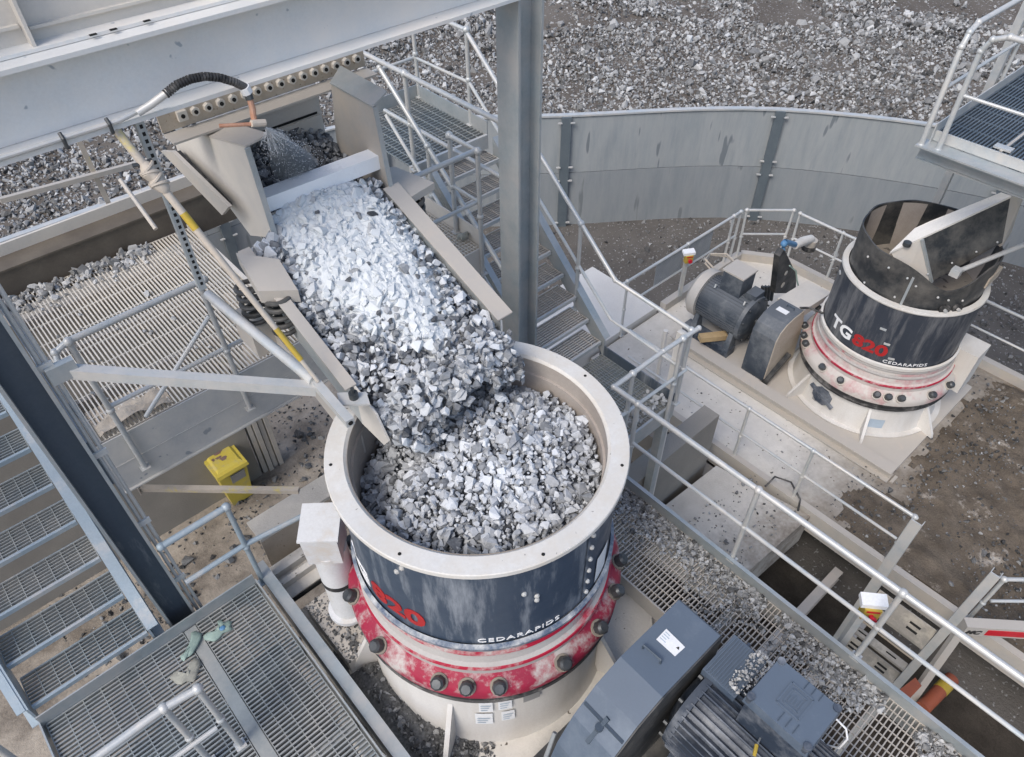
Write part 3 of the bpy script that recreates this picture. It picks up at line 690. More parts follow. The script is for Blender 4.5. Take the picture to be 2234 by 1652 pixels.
# falling curtain from the lip into the hopper
pts, sz, tn = [], [], []
for _ in range(1350):
    x = rg.uniform(TX0 + .03, TX1 - .05); y0 = 2.98; vm = .62 + .5 * mnoise.noise((x * 3.1, 0, 0)) + .35 * mnoise.noise((x * 11, 2, 0)); v_ = rg.uniform(0, 1) ** .75 * max(.35, min(1, vm))
    y = y0 - .30 * v_ + rg.normal(0, .045); z = bed_z(x, 3.0) - .02 - .46 * v_ * v_ - .08 * v_ + rg.normal(0, .045)
    if math.hypot(x - NC[0], y - NC[1]) > .84: continue
    pts.append((x, y, z)); sz.append(.031 * math.exp(rg.normal(0, .28))); tn.append(np.clip(rg.beta(1.4, 1.0) * .72, 0, .7))
stones('falling_stone', pts, sz, np.array(tn), 'crushed_stone')
HZ = NC[2] + 2.2
def heap_z(x, y):
    d = math.hypot(x - 2.0, y - 2.52); r = math.hypot(x - NC[0], y - NC[1])
    return HZ + .02 - .30 * min(1, (d / .98)) ** 1.2 - .05 * max(0, min(1, (y - 2.6) / .3)) - .12 * max(0, min(1, (2.0 - x) / .6)) * max(0, min(1, (y - 2.6) / .25)) + .05 * mnoise.noise((x * 3, y * 3, 8)) 
pts, sz, tn = [], [], []
y = NC[1] - .86
while y < NC[1] + .86:
    x = NC[0] - .86
    while x < NC[0] + .86:
        xx = x + rg.uniform(-.015, .015); yy = y + rg.uniform(-.015, .015)
        if math.hypot(xx - NC[0], yy - NC[1]) < .83:
            s = .0250 * math.exp(rg.normal(0, .38))
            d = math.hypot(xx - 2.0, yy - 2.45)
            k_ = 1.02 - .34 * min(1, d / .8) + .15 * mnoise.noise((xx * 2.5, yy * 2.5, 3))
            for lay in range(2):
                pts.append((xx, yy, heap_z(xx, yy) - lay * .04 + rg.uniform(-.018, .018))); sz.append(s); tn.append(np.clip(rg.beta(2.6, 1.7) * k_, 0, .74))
        x += .0355
    y += .0355
gx = np.linspace(-.845, .845, 40)
bv = np.array([(NC[0] + a, NC[1] + b, heap_z(NC[0] + a, NC[1] + b) - .05) for a in gx for b in gx]); bf = []
for i in range(39):
    for j in range(39):
        if max(math.hypot(gx[i + p], gx[j + q]) for p in (0, 1) for q in (0, 1)) < .845:
            a = i * 40 + j; bf += [(a, a + 40, a + 41), (a, a + 41, a + 1)]
stones('hopper_stone', pts, sz, np.array(tn), 'crushed_stone', base=(bv, np.array(bf), np.full(len(bv), .02)))  # backing sheet toned near black to stand for the shaded gaps between stones

# ================================================================== STEEL FRAME
def column(x, y, z0, z1, b, label, mat, wm=None):
    """H section: flanges face X, open side towards the yard"""
    t = thing('steel_column', label, 'column', (x, y, z0), 'steel columns of the feeder frame')
    h = b * 1.02; tf = .022
    MB().box((x - h / 2, y - b / 2, z0), (x - h / 2 + tf, y + b / 2, z1)).build('flange', mat, t)
    MB().box((x + h / 2 - tf, y - b / 2, z0), (x + h / 2, y + b / 2, z1)).build('flange', mat, t)
    MB().box((x - h / 2 + tf, y - .008, z0), (x + h / 2 - tf, y + .008, z1)).build('web', wm or mat, t)
    MB().box((x - h * .8, y - b * .8, z0 - .002), (x + h * .8, y + b * .8, z0 + .025)).build('base_plate', mat, t)
    return t
column(3.86, 4.22, -3.6, 5.6, .25, 'tall grey steel column behind the feeder, standing clear to the top of the picture', 'galvanised_steel')
column(-.135, 4.2, -3.6, 5.6, .215, 'dark blue grey steel column beside the stair at left', 'galvanised_steel', 'dark_column')

t = thing('main_beam', 'long pale dusty steel beam crossing the top left under the bin', 'beam', (1.5, 4.25, 4.1))
bx0, bx1 = -6, 3.735
MB().box((bx0, 4.20, 4.145), (bx1, 4.222, 4.50)).build('web', 'beam_plate', t)
MB().box((bx0, 4.06, 4.12), (bx1, 4.36, 4.143)).build('flange', 'beam_plate', t)
MB().box((bx0, 4.07, 4.502), (bx1, 4.36, 4.525)).build('flange', 'beam_plate', t)
MB().tube([(bx0, 4.045, 4.165), (.9, 4.05, 4.165), (1.12, 4.05, 4.20)], .014, 10).build('conduit', 'galvanised_rail', t)
for x in (.62, .85):
    m = MB(); m.tube([(x, 4.035, 4.12), (x, 4.03, 4.17), (x, 4.06, 4.19)], .01, 8); m.build('clip', 'bolt_steel', t)
t = thing('feed_bin', 'dusty grey steel bin wall with ribs above the main beam', 'bin', (1, 4.5, 4.53))
MB().hexa([(-6, 4.28, 4.53), (3.0, 4.28, 4.53), (3.0, 4.31, 4.53), (-6, 4.31, 4.53), (-6, 4.38, 5.8), (3.0, 4.38, 5.8), (3.0, 4.41, 5.8), (-6, 4.41, 5.8)]).build('wall', 'beige_plate', t)
MB().box((-6, 4.18, 4.528), (3.0, 4.30, 4.545)).build('ledge', 'beam_plate', t)
pr_ = Y(120, 0, 4.29); ps_ = Y(155, 78, 4.2)
for x in (-1.2, -.25, .70, 1.66): MB().hexa([(x, 4.20, 4.545), (x + .016, 4.20, 4.545), (x + .016, 4.285, 4.545), (x, 4.285, 4.545), (x, 4.24, 5.6), (x + .016, 4.24, 5.6), (x + .016, 4.36, 5.6), (x, 4.36, 5.6)]).build('rib', 'beige_plate', t)
for z, x0, x1 in ((4.62, -3, .69), (4.60, .73, 1.65), (4.585, 1.69, 2.9)): MB().box((x0, 4.262, z), (x1, 4.292, z + .014)).build('ledge', 'beige_plate', t)
for x in (.95, 1.05, 1.22): MB().box((x, 4.15, 4.546), (x + .035, 4.17, 4.55)).build('chip', 'dark_hole', t)

# bolted throat below the beam and its two cheek plates
t = thing('feeder_throat', 'dusty bolted steel throat with hanging cheek plates above the feeder', 'chute', (2, 4.4, 3.5))
MB().box((1.40, 5.20, 3.50), (3.08, 5.218, 4.40)).build('bolt_plate', 'brown_plate', t)
MB().box((1.40, 5.03, 3.475), (3.08, 5.20, 3.49)).build('shelf', 'dusty_steel', t)
MB().box((1.66, 5.24, 2.98), (2.64, 5.26, 3.47)).build('back_wall', 'beige_plate', t)
MB().box((1.66, 5.232, 3.245), (2.60, 5.238, 3.262)).build('slot', 'dark_hole', t)
MB().box((1.66, 5.222, 3.20), (2.62, 5.24, 3.235)).build('lintel', 'beige_plate', t)
for k_ in range(16):
    x = 1.56 + k_ * 1.44 / 15; z = 3.585
    m = MB()
    if k_ == 0: m.box((x - .034, 5.165, z - .034), (x + .034, 5.2, z + .034))
    else: m.tube([(x, 5.20, z), (x, 5.165, z)], .032, 6)
    bo = m.build('nut', 'beige_plate', t); MB().tube([(x, 5.167, z), (x, 5.158, z)], .015, 10).build('hole', 'dark_hole', bo)
XL, XR = 1.65, 2.64
lp = [X(*q, XL) for q in ((375, 293), (430, 293), (537, 322), (600, 520), (546, 514), (495, 445), (388, 332))]
m = MB(); m.prism(lp, (.02, 0, 0)); m.build('cheek_plate', 'beige_plate', t)
m = MB(); m.add([lp[1] + V((-.003, 0, .004)), lp[2] + V((-.003, 0, .004)), lp[2] + V((.16, -.02, .05)), lp[1] + V((.20, 0, .05))], [(0, 1, 2, 3)]); m.prism([lp[1] + V((-.003, 0, .0)), lp[2] + V((-.003, 0, .0)), lp[2] + V((.15, -.02, .03)), lp[1] + V((.18, 0, .03))], (0, 0, .012)); m.build('cheek_lip', 'dusty_steel', t)
m = MB(); m.prism([lp[2] + V((-.015, -.012, 0)), lp[3] + V((-.015, -.012, 0)), lp[3] + V((.022, -.012, 0)), lp[2] + V((.022, -.012, 0))], (0, .012, 0)); m.build('edge_strip', 'galvanised_steel', t)
rp = [X(*q, XR) for q in ((722, 183), (815, 235), (832, 320), (852, 418), (745, 392), (733, 300))]
m = MB(); m.prism(rp, (.02, 0, 0)); m.build('cheek_plate', 'dusty_steel', t)
m = MB(); m.prism([rp[0] + V((-.01, 0, .0)), rp[1] + V((-.01, 0, 0)), rp[1] + V((.14, .02, .06)), rp[0] + V((.16, .1, .05))], (0, 0, .012)); m.build('cheek_lip', 'galvanised_steel', t)
m = MB(); m.prism([rp[1] + V((-.01, -.012, 0)), rp[2] + V((-.01, -.012, 0)), rp[3] + V((-.01, -.012, 0)), rp[3] + V((.024, -.012, 0)), rp[2] + V((.024, -.012, 0)), rp[1] + V((.024, -.012, 0))], (0, .012, 0)); m.build('edge_strip', 'galvanised_steel', t)
m = MB(); m.hexa([(XL + .02, 4.50, 3.06), (XR, 4.46, 3.06), (XR, 4.60, 3.06), (XL + .02, 4.64, 3.06), (XL + .02, 4.50, 3.17), (XR, 4.46, 3.17), (XR, 4.60, 3.17), (XL + .02, 4.64, 3.17)])
m.build('cross_bar', 'wet_white_steel', t)
m = MB(); m.add([(XL + .02, 4.49, 3.05), (XL + .28, 4.49, 3.05), (XL + .25, 4.4, 2.95), (XL + .02, 4.4, 2.95)], [(0, 1, 2, 3)]); m.build('flap', 'brown_plate', t)

# vibrating feeder
t = thing('vibrating_feeder', 'sloping steel vibrating feeder pouring stone into the near crusher', 'feeder', (2.0, 4, 2.2))
yl, yu = 3.0, 5.9
def slab_yz(x0, x1, pts): # polygon in YZ swept from x0 to x1
    m = MB(); m.prism([(x0, y, z) for y, z in pts], (x1 - x0, 0, 0)); return m
YC = 4.36
slab_yz(TX0, TX1, [(yl, wall_top(yl) - .27), (YC, wall_top(YC) - .27), (YC, wall_top(YC) - .29), (yl, wall_top(yl) - .29)]).build('pan', 'galvanised_steel', t)
slab_yz(1.67, 2.64, [(YC, wall_top(YC) - .27), (yu, wall_top(yu) - .27), (yu, wall_top(yu) - .29), (YC, wall_top(YC) - .29)]).build('pan', 'galvanised_steel', t)
for x0, x1, ye in ((TX0 - .012, TX0 + .002, 3.16), (TX1 - .002, TX1 + .012, 3.05)):
    slab_yz(x0, x1, [(ye, wall_top(ye)), (YC, wall_top(YC)), (YC, wall_top(YC) - .36), (ye, wall_top(ye) - .36)]).build('side_wall', 'galvanised_steel', t)
for x0, x1, ye in ((TX0 - .075, TX0 + .01, 3.16), (TX1 - .02, TX1 + .12, 3.05)):
    slab_yz(x0, x1, [(ye, wall_top(ye) + .012), (YC, wall_top(YC) + .012), (YC, wall_top(YC) + .001), (ye, wall_top(ye) + .001)]).build('top_flange', 'dusty_steel', t)
slab_yz(TX1 - .05, TX1 - .035, [(3.1, wall_top(3.1) - .06), (4.3, wall_top(4.3) - .03), (4.3, wall_top(4.3) - .11), (3.1, wall_top(3.1) - .14)]).build('liner_strip', 'dark_column', t)
slab_yz(TX0 - .012, TX0 + .002, [(3.16, wall_top(3.16)), (2.93, wall_top(3.0) - .02), (2.83, wall_top(3.0) - .20), (2.9, wall_top(3.0) - .30), (3.16, wall_top(3.16) - .36)]).build('lip_wing', 'beige_plate', t)
slab_yz(TX0 - .06, TX0 - .014, [(3.2, 1.98), (4.3, 2.36), (4.3, 2.16), (3.2, 1.80)]).build('under_rail', 'dusty_steel', t)
sf = [X(*q, 1.52) for q in ((350, 330), (376, 332), (498, 452), (484, 470))]
MB().prism(sf, (.03, 0, 0)).build('side_frame', 'dusty_steel', t)
MB().prism([X(*q, 1.60) for q in ((378, 333), (388, 330), (502, 448), (494, 456))], (.02, 0, 0)).build('dark_slot', 'rubber', t)  # added black strip stands for the dark open slot beside the cheek plate
MB().box((TX0 - .22, 4.2, 2.16), (TX0 - .05, 4.5, 2.42)).build('support_box', 'dusty_steel', t)
m = MB(); m.hexa([(1.30, 3.98, 2.78), (1.52, 3.86, 2.74), (1.55, 4.12, 2.84), (1.34, 4.3, 2.9), (1.30, 3.98, 2.88), (1.52, 3.86, 2.84), (1.55, 4.12, 2.94), (1.34, 4.3, 3.0)])
m.build('spring_seat', 'dusty_steel', t)
def coil(cx, cy, z0, z1, r, turns, wr):
    n = turns * 20; return [(cx + r * _c(2 * math.pi * turns * i / n), cy + r * _s(2 * math.pi * turns * i / n), z0 + (z1 - z0) * i / n) for i in range(n + 1)]
for cx_, cy_ in ((1.42, 3.98), (1.33, 4.22)): MB().tube(coil(cx_, cy_, 2.46, 2.80, .09, 5, .018), .018, 8).build('spring', 'black_steel', t)
for cx_, cy_ in ((2.78, 4.28), (2.84, 4.5)): MB().tube(coil(cx_, cy_, 2.50, 2.82, .08, 5, .018), .018, 8).build('spring', 'black_steel', t)
m = MB(); m.hexa([(2.68, 4.2, 2.84), (2.98, 4.25, 2.84), (2.9, 4.66, 2.84), (2.68, 4.8, 2.84), (2.68, 4.2, 2.90), (2.98, 4.25, 2.90), (2.9, 4.66, 2.90), (2.68, 4.8, 2.90)]); m.build('spring_seat', 'dusty_steel', t)

# water spray bar
t = thing('spray_hose', 'black ribbed water hose with nozzle spraying the stone', 'hose', (1.8, 4.05, 3.9))
hp = [Y(*q, 4.0) for q in ((362, 205), (385, 186), (415, 173), (446, 167), (480, 170), (512, 180), (532, 190))]
MB().tube(hp, .017, 12).build('hose_pipe', 'rubber', t)
m = MB()
for i in range(30):
    f = i / 29 * (len(hp) - 1.001); a = hp[int(f)]; b = hp[int(f) + 1]; p = a.lerp(b, f - int(f)); d = (b - a).normalized(); m.tube([p - d * .005, p + d * .005], .0235, 12)
m.build('ribs', 'rubber', t)
MB().tube([Y(300, 247, 4.03), Y(330, 228, 4.02), hp[0] + V((.01, 0, .005))], .020, 12).build('pipe', 'galvanised_rail', t)
p0 = Y(532, 190, 4.0); p1 = Y(545, 218, 3.99); p2 = Y(552, 250, 3.98)
m = MB(); m.tube([p0, Y(540, 203, 4.0)], .032, 8); m.build('coupling', 'label_white', t)
m = MB(); m.tube([Y(540, 203, 4.0), p1], .024, 8); m.build('coupling', 'bolt_steel', t)
m = MB(); m.tube([p1, Y(551, 238, 3.98), p2, Y(556, 272, 3.96)], .018, 10); m.tube([Y(478, 275, 4.0), Y(515, 273, 3.97), Y(578, 270, 3.95)], .011, 10); m.build('manifold', 'copper_pipe', t)
m = MB(); m.tube([Y(548, 270, 3.95), Y(578, 268, 3.95)], .021, 10); m.build('valve', 'hose_dusty', t)
# spray cone: fine droplets
mw = D.materials.new('water_spray'); mw.use_nodes = True; mp_ = mw.node_tree.nodes['Principled BSDF']; mp_.inputs['Base Color'].default_value = (.85, .88, .92, 1); mp_.inputs['Alpha'].default_value = .6; mp_.inputs['Roughness'].default_value = .4; MT['water_spray'] = mw
s0 = Y(580, 278, 3.95); tg = [Y(590, 380, 4.75), Y(700, 355, 4.75)]
vs = []; fs = []
for i in range(2600):
    u = rg.uniform(); e = tg[0].lerp(tg[1], u) + V(rg.normal(0, .07, 3)); f = rg.uniform(.0, .95) ** .8 if i > 160 else rg.uniform(0, .25); L_ = rg.uniform(.008, .022) if i > 160 else rg.uniform(.10, .22)
    p = s0.lerp(e, f) + V((0, 0, .08 * f * (1 - f))); q = s0.lerp(e, min(1, f + L_)) + V((0, 0, .08 * f * (1 - f))); d = (q - p).normalized(); x = d.cross(V((0, 0, 1))).normalized(); y_ = d.cross(x); r = .0030 if i > 160 else .0018
    n0 = len(vs); mid = (p + q) / 2
    vs += [p, mid + x * r, mid - x * r * .5 + y_ * r * .87, mid - x * r * .5 - y_ * r * .87, q]
    fs += [(n0, n0 + 1, n0 + 2), (n0, n0 + 2, n0 + 3), (n0, n0 + 3, n0 + 1), (n0 + 4, n0 + 2, n0 + 1), (n0 + 4, n0 + 3, n0 + 2), (n0 + 4, n0 + 1, n0 + 3)]
mm = D.materials.new('mist'); mm.use_nodes = True; mn = mm.node_tree; mn.nodes.remove(mn.nodes['Principled BSDF']); pv = mn.nodes.new('ShaderNodeVolumePrincipled')
pv.inputs['Color'].default_value = (.95, .97, 1, 1); pv.inputs['Density'].default_value = 11.0; mn.links.new(pv.outputs[0], mn.nodes['Material Output'].inputs['Volume']); MT['mist'] = mm
ctr = tg[0].lerp(tg[1], .5); ax_ = (ctr - s0); sd_ = (tg[1] - tg[0]) * .5; up_ = ax_.cross(sd_).normalized() * .10
rings = [[s0 + ax_ * f + V((0, 0, .08 * f * (1 - f))) + sd_ * (f * .95 * _c(a)) + up_ * (f + .06) * _s(a) for a in [2 * math.pi * k_ / 20 for k_ in range(20)]] for f in (.02, .25, .5, .75, .97)]
m = MB(); m.add([p for r_ in rings for p in r_], [(i * 20 + j, i * 20 + (j + 1) % 20, (i + 1) * 20 + (j + 1) % 20, (i + 1) * 20 + j) for i in range(4) for j in range(20)] + [tuple(range(19, -1, -1)), tuple(range(80, 100))]); tag(m.build('mist', 'mist'), kind='stuff')
numpy_mesh('water_spray', np.array([tuple(v) for v in vs]), np.array(fs), 'water_spray')

# braces, sensor arm, hanging strut and taped hose at left
def angle_bar(a, b, w_=.066, th=.008, up=(0, 0, 1), mat='galvanised_rail'):
    a = V(a); b = V(b); d = (b - a).normalized(); u = V(up); r = d.cross(u).normalized(); u = r.cross(d).normalized()
    m = MB(); m.bar(a, b, w_, th, u); m.bar(a + r * (w_ / 2 - th / 2) - u * (w_ / 2 + th / 2), b + r * (w_ / 2 - th / 2) - u * (w_ / 2 + th / 2), th, w_, u); return m
t = thing('sensor_bracket', 'braced galvanised arm reaching out beside the feeder lip', 'bracket', (.13, 4.15, 2.8))
angle_bar((.10, 4.13, 2.86), (1.23, 3.24, 2.60)).build('brace', 'galvanised_rail', t)
m = MB(); m.tube([(1.13, 4.53, 2.62), (1.23, 3.26, 2.62)], .036, 14); m.build('brace', 'galvanised_rail', t)
m = MB(); m.bar((1.24, 3.30, 2.60), (1.215, 2.83, 2.595), .055, .055); arm = m.build('arm', 'galvanised_rail', t)
MB().tube([(1.216, 2.832, 2.595), (1.2155, 2.826, 2.595)], .016, 12).build('hole', 'dark_hole', arm)
MB().hexa([(1.255, 3.02, 2.56), (1.40, 2.90, 2.56), (1.44, 3.00, 2.56), (1.30, 3.12, 2.56), (1.255, 3.02, 2.575), (1.40, 2.90, 2.575), (1.44, 3.00, 2.575), (1.30, 3.12, 2.575)]).build('plate', 'galvanised_rail', t)
m = MB(); m.tube([(1.355, 3.01, 2.575), (1.355, 3.01, 2.62)], .03, 14); m.tube([(1.355, 3.01, 2.62), (1.355, 3.01, 2.66)], .012, 8); m.build('sensor', 'bolt_steel', t)
MB().sphere((1.245, 3.29, 2.635), .022, 8, 5).build('bolt', 'bolt_steel', t)
MB().box((.0, 4.08, 2.80), (.16, 4.13, 2.92)).build('clamp', 'galvanised_steel', t)
t = thing('hanging_strut', 'perforated galvanised strut hanging from the main beam', 'strut', (1.01, 4.1, 2.98))
m = MB(); m.box((.985, 4.095, 2.98), (1.03, 4.10, 4.12)); m.box((.985, 4.10, 2.98), (.99, 4.135, 4.12)); m.build('channel', 'galvanised_steel', t)
for k_ in range(26): MB().box((1.0, 4.0935, 3.02 + k_ * .042), (1.017, 4.0948, 3.042 + k_ * .042)).build('slot', 'dark_hole', t)
t = thing('taped_pipe', 'dusty pipe with a yellow stripe and a knotted wrap, slanting down from the beam', 'pipe', (.88, 4.1, 4.1))
pa, pb = V((.875, 4.09, 4.13)), V((1.245, 3.23, 2.63))
MB().tube([pa, pa.lerp(pb, .35), pa.lerp(pb, .7), pb], [.024, .021, .018, .013], 12).build('pipe', 'hose_dusty', t)
for f0, f1 in ((.045, .10), (.30, .36), (.76, .90)): MB().tube([pa.lerp(pb, f0), pa.lerp(pb, f1)], .0215 if f0 < .5 else .0175, 12).build('stripe', 'yellow_paint', t)
m = MB(); q0 = pa.lerp(pb, .125); q1 = pa.lerp(pb, .225)
m.tube([q0.lerp(q1, f) + V((.006 * _s(f * 17), .004 * _c(f * 11), 0)) for f in (0, .12, .3, .5, .7, .88, 1)], [.024, .038, .044, .040, .043, .034, .024], 14)
for f, k_ in ((.15, .3), (.34, -.4), (.52, .35), (.72, -.3)):
    p = q0.lerp(q1, f); d = (q1 - q0).normalized(); u = d.cross(V((0, 0, 1))).normalized(); w2 = d.cross(u)
    m.tube([p + (u * _c(a_) + w2 * _s(a_)) * .044 + d * .022 * k_ * 2 * _c(a_) for a_ in np.linspace(0, 2 * math.pi, 15)], .009, 6)
m.build('wrap', 'hose_dusty', t)
MB().tube([pa.lerp(pb, .115) - V((.05, 0, .01)), pa.lerp(pb, .125), pa.lerp(pb, .125) + V((.05, .01, 0))], .012, 8).build('clamp', 'bolt_steel', t)

# ================================================================== LEFT PLATFORM, STAIRS, LOWER PLATFORM
ZL = 1.3; YB = 5.1
t = thing('left_platform', 'dusty bar grating platform behind the stair at left, on deep grey beams', 'platform', (1, 6, .7))
m = MB(); grating(m, .03, 1.94, 5.14, 7.62, ZL, 'y', .036, .012, .035, .30); m.build('grating', 'tan_grating', t)
m = MB(); m.box((.0, YB, ZL - .60), (2.25, YB + .012, ZL + .005)); m.box((.0, YB + .012, ZL - .05), (1.96, YB + .04, ZL - .038)); m.box((.0, YB - .03, ZL - .60), (2.25, YB - .002, ZL - .585)); m.box((.0, YB - .006, ZL - .30), (2.25, YB - .001, ZL - .29)); m.build('front_beam', 'dusty_grey', t)
m = MB(); m.box((-.03, YB, ZL - .45), (-.005, 7.8, ZL + .10)); m.build('side_plate', 'dark_column', t)
m = MB(); m.box((1.96, YB + .02, ZL - .5), (2.0, 7.7, ZL + .02)); m.build('side_beam', 'beige_plate', t)
for y in (5.75, 6.5, 7.2): MB().box((.01, y, ZL - .18), (1.95, y + .06, ZL - .04)).build('bearer', 'beige_plate', t)
m = MB(); m.box((.0, 7.66, ZL - .15), (3.2, 7.70, ZL + .28)); m.box((.0, 7.64, ZL + .28), (3.2, 7.9, ZL + .30)); m.build('back_beam', 'shadow_brown', t)
MB().box((.0, 7.9, ZL + .0), (3.3, 7.93, ZL + .42)).build('back_plate', 'beige_plate', t)
m = MB(); m.box((1.62, 5.15, ZL - .25), (1.72, 5.32, ZL + .002)); m.build('trim', 'beige_plate', t)
# spilled stone along the back beam and on the grating
pts = []; sz = []; tn = []
for _ in range(330):
    x = rg.uniform(0, 1.5); y = 7.62 - abs(rg.normal(0, .16)); s = .026 * math.exp(rg.normal(0, .4)); pts.append((x, y, ZL + s * .5)); sz.append(s); tn.append(rg.uniform(.2, .7))
for _ in range(36):
    x = rg.uniform(.1, 1.9); y = rg.uniform(5.2, 7.2); s = .02 * math.exp(rg.normal(0, .4)); pts.append((x, y, ZL + s * .5)); sz.append(s); tn.append(rg.uniform(.3, .7))
stones('spilled_stone', pts, sz, np.array(tn), 'bank_stone')
# heap of dust in the corner
vs = [(0.08 + .62 * i / 16, 5.16 + .42 * j / 12, ZL - .02 + max(0, .12 * (1 - (j / 12) * 1.25) * (1 - 1.3 * abs(i / 16 - .45)) + .05 * mnoise.noise((i * .4, j * .5, 3)))) for i in range(17) for j in range(13)]
tag(MB().add(vs, [(i * 13 + j, (i + 1) * 13 + j, (i + 1) * 13 + j + 1, i * 13 + j + 1) for i in range(16) for j in range(12)], True).build('dust_heap', 'sand_heap'), 'pale heap of stone dust in the front corner of the grating', 'heap')
guardrail('galvanised rail with a cross brace along the front of the left platform',
          tops=[[(.23, YB - .03, 2.36), (1.28, YB - .03, 2.37)], [(.23, YB - .03, 2.36), (.12, YB - .05, 2.33), (.09, YB - .1, 2.2)]], mids=[[(.24, YB - .03, 1.65), (1.42, YB - .03, 1.66)], [Y(318, 909, YB), Y(456, 690, YB)]],
          posts=[((.25, YB - .04, .88), (.23, YB - .04, 2.36)), ((1.25, YB - .04, .9), (1.23, YB - .04, 2.37))], r=.026)
t = thing('back_rail', 'dusty rail behind the left platform, in front of the gravel bank', 'guard rail', (0, 8, 1.3), 'galvanised guard rails')
MB().bar(Y(0, 438, 7.96), Y(335, 348, 7.96), .05, .05).build('rail', 'dusty_steel', t); MB().bar(Y(170, 303, 7.99), Y(242, 455, 7.99), .05, .012, (0, 1, 0)).build('post', 'hose_dusty', t)
tag(MB().tube([Y(262, 392, 7.55), Y(340, 500, 7.0)], .022, 10).build('loose_tube', 'dusty_steel'), 'short dusty tube leaning over the back edge of the left platform', 'tube')

# stair at left
def stair(label, x0, x1, y_low, z_low, y_high, z_high, n, mt, ms, ext=0., cross=.11, tread=.27, group='grated stairs'):
    t = thing('stair', label, 'stair', ((x0 + x1) / 2, y_low, z_low), group)
    sl_ = (z_high - z_low) / (y_high - y_low)
    for x in (x0 - .03, x1 + .012):
        m = MB(); a = (y_low - .06 - ext, z_low - sl_ * (.06 + ext)); b = (y_high + .1, z_high + sl_ * .1)
        m.prism([(x, a[0], a[1] + .10), (x, b[0], b[1] + .10), (x, b[0], b[1] - .14), (x, a[0], a[1] - .14)], (.018, 0, 0))
        for dz in (.10, -.148): m.prism([(x, a[0], a[1] + dz), (x, b[0], b[1] + dz), (x, b[0], b[1] + dz + .008), (x, a[0], a[1] + dz + .008)], (-.06 if x < x0 else .09, 0, 0))
        m.build('stringer', ms, t)
    for k_ in range(n):
        y = y_low + (y_high - y_low) * k_ / (n - 1); z = z_low + (z_high - z_low) * k_ / (n - 1)
        m = MB(); grating(m, x0, x1, y, y + tread, z, 'x', .032, .008, .03, cross); tr = m.build('tread', mt, t)
        m = MB(); m.box((x0, y - .028, z - .04), (x1, y - .004, z + .003)); m.box((x0, y + tread + .004, z - .04), (x1, y + tread + .012, z)); m.build('nosing', 'blue_stringer' if ms == 'blue_stringer' else 'galvanised_rail', tr)
    return t
stair('blue grey grated stair climbing away at left beside the dark column', -1.30, -.40, 4.12, .17, 5.96, 1.36, 7, 'grating_steel', 'blue_stringer')
guardrail('sloping rail at the outer edge of the left stair, cut by the picture edge', tops=[[(-1.40, 3.1, .98), (-1.40, 4.6, 1.4), (-1.40, 6.2, 2.4)]], posts=[((-1.40, 3.5, 0), (-1.40, 3.5, 1.08))], r=.028)
# conduit that runs up beside the dark column
t = thing('conduit_pair', 'two galvanised conduits clamped along the dark column', 'conduit', (.0, 4.1, 0))
for dx in (.02, .055):
    m = MB(); m.tube([(dx - .02, 4.14, -.05), (dx - .02, 4.14, 5.5)], .013, 10); cd = m.build('conduit', 'galvanised_rail', t)
for z in (.5, 1.3, 2.1, 2.9): MB().box((-.03, 4.115, z), (.06, 4.13, z + .05)).build('clamp', 'galvanised_rail', t)

t = thing('lower_platform', 'bar grating platform at the foot of the left stair, bottom left', 'platform', (-.4, 3, -.2))
LX0, LX1, LY1 = -1.32, .50, 4.02
m = MB(); grating(m, LX0 + .02, -.19, .9, LY1 - .01, 0, 'x', .036, .013, .03, .13); m.build('grating', 'grating_steel', t)
m = MB(); grating(m, -.07, LX1 - .02, .9, LY1 - .01, 0, 'x', .036, .013, .03, .10); m.build('grating', 'grating_steel', t)
MB().box((-.18, .9, -.03), (-.08, LY1 - .01, -.004)).build('joint_plate', 'grating_steel', t)
m = MB(); m.box((LX0, LY1, -.20), (LX1, LY1 + .012, .13)); m.build('toe_plate', 'galvanised_steel', t)
m = MB(); m.box((LX1, .9, -.2), (LX1 + .012, LY1, .05)); m.build('side_plate', 'galvanised_steel', t)
m = MB(); m.box((LX0 - .012, .9, -.2), (LX0, LY1, .05)); m.build('side_plate', 'galvanised_steel', t)
for y in (1.6, 2.4, 3.2): MB().box((LX0 + .01, y, -.2), (LX1 - .01, y + .08, -.04)).build('bearer', 'galvanised_steel', t)
tag(MB().box((LX0 + .06, -1, -.95), (LX1 - .06, LY1 - .1, -.90)).build('dark_backing', 'rubber'), 'added dark sheet that blackens the gaps in the lower platform grating', 'backing sheet')  # dark sheet added underneath to blacken the grating gaps
guardrail('short galvanised corner rail on the lower platform, bottom left', tops=[[Z(150, 1695, 1.05), Z(357, 1545, 1.05), Z(431, 1503, 1.05)]],
          mids=[[Z(330, 1690, .52), Z(473, 1587, .52)]], posts=[(V((*Z(431, 1503, 1.05)[:2], 0)), Z(431, 1503, 1.05)), (V((*Z(357, 1545, 1.05)[:2], 0)), Z(357, 1545, 1.05))], r=.028)
guardrail('blue grey rail round the gap between the lower platform and the near crusher', tops=[[(.02, 4.05, 1.07), (.555, 4.05, 1.07)]], mids=[[(.03, 4.05, .52), (.56, 4.05, .52), (1.25, 3.95, .52)]],
          posts=[((.56, 4.05, -.1), (.555, 4.05, 1.07))], mat='blue_stringer', r=.028, rm=.024)
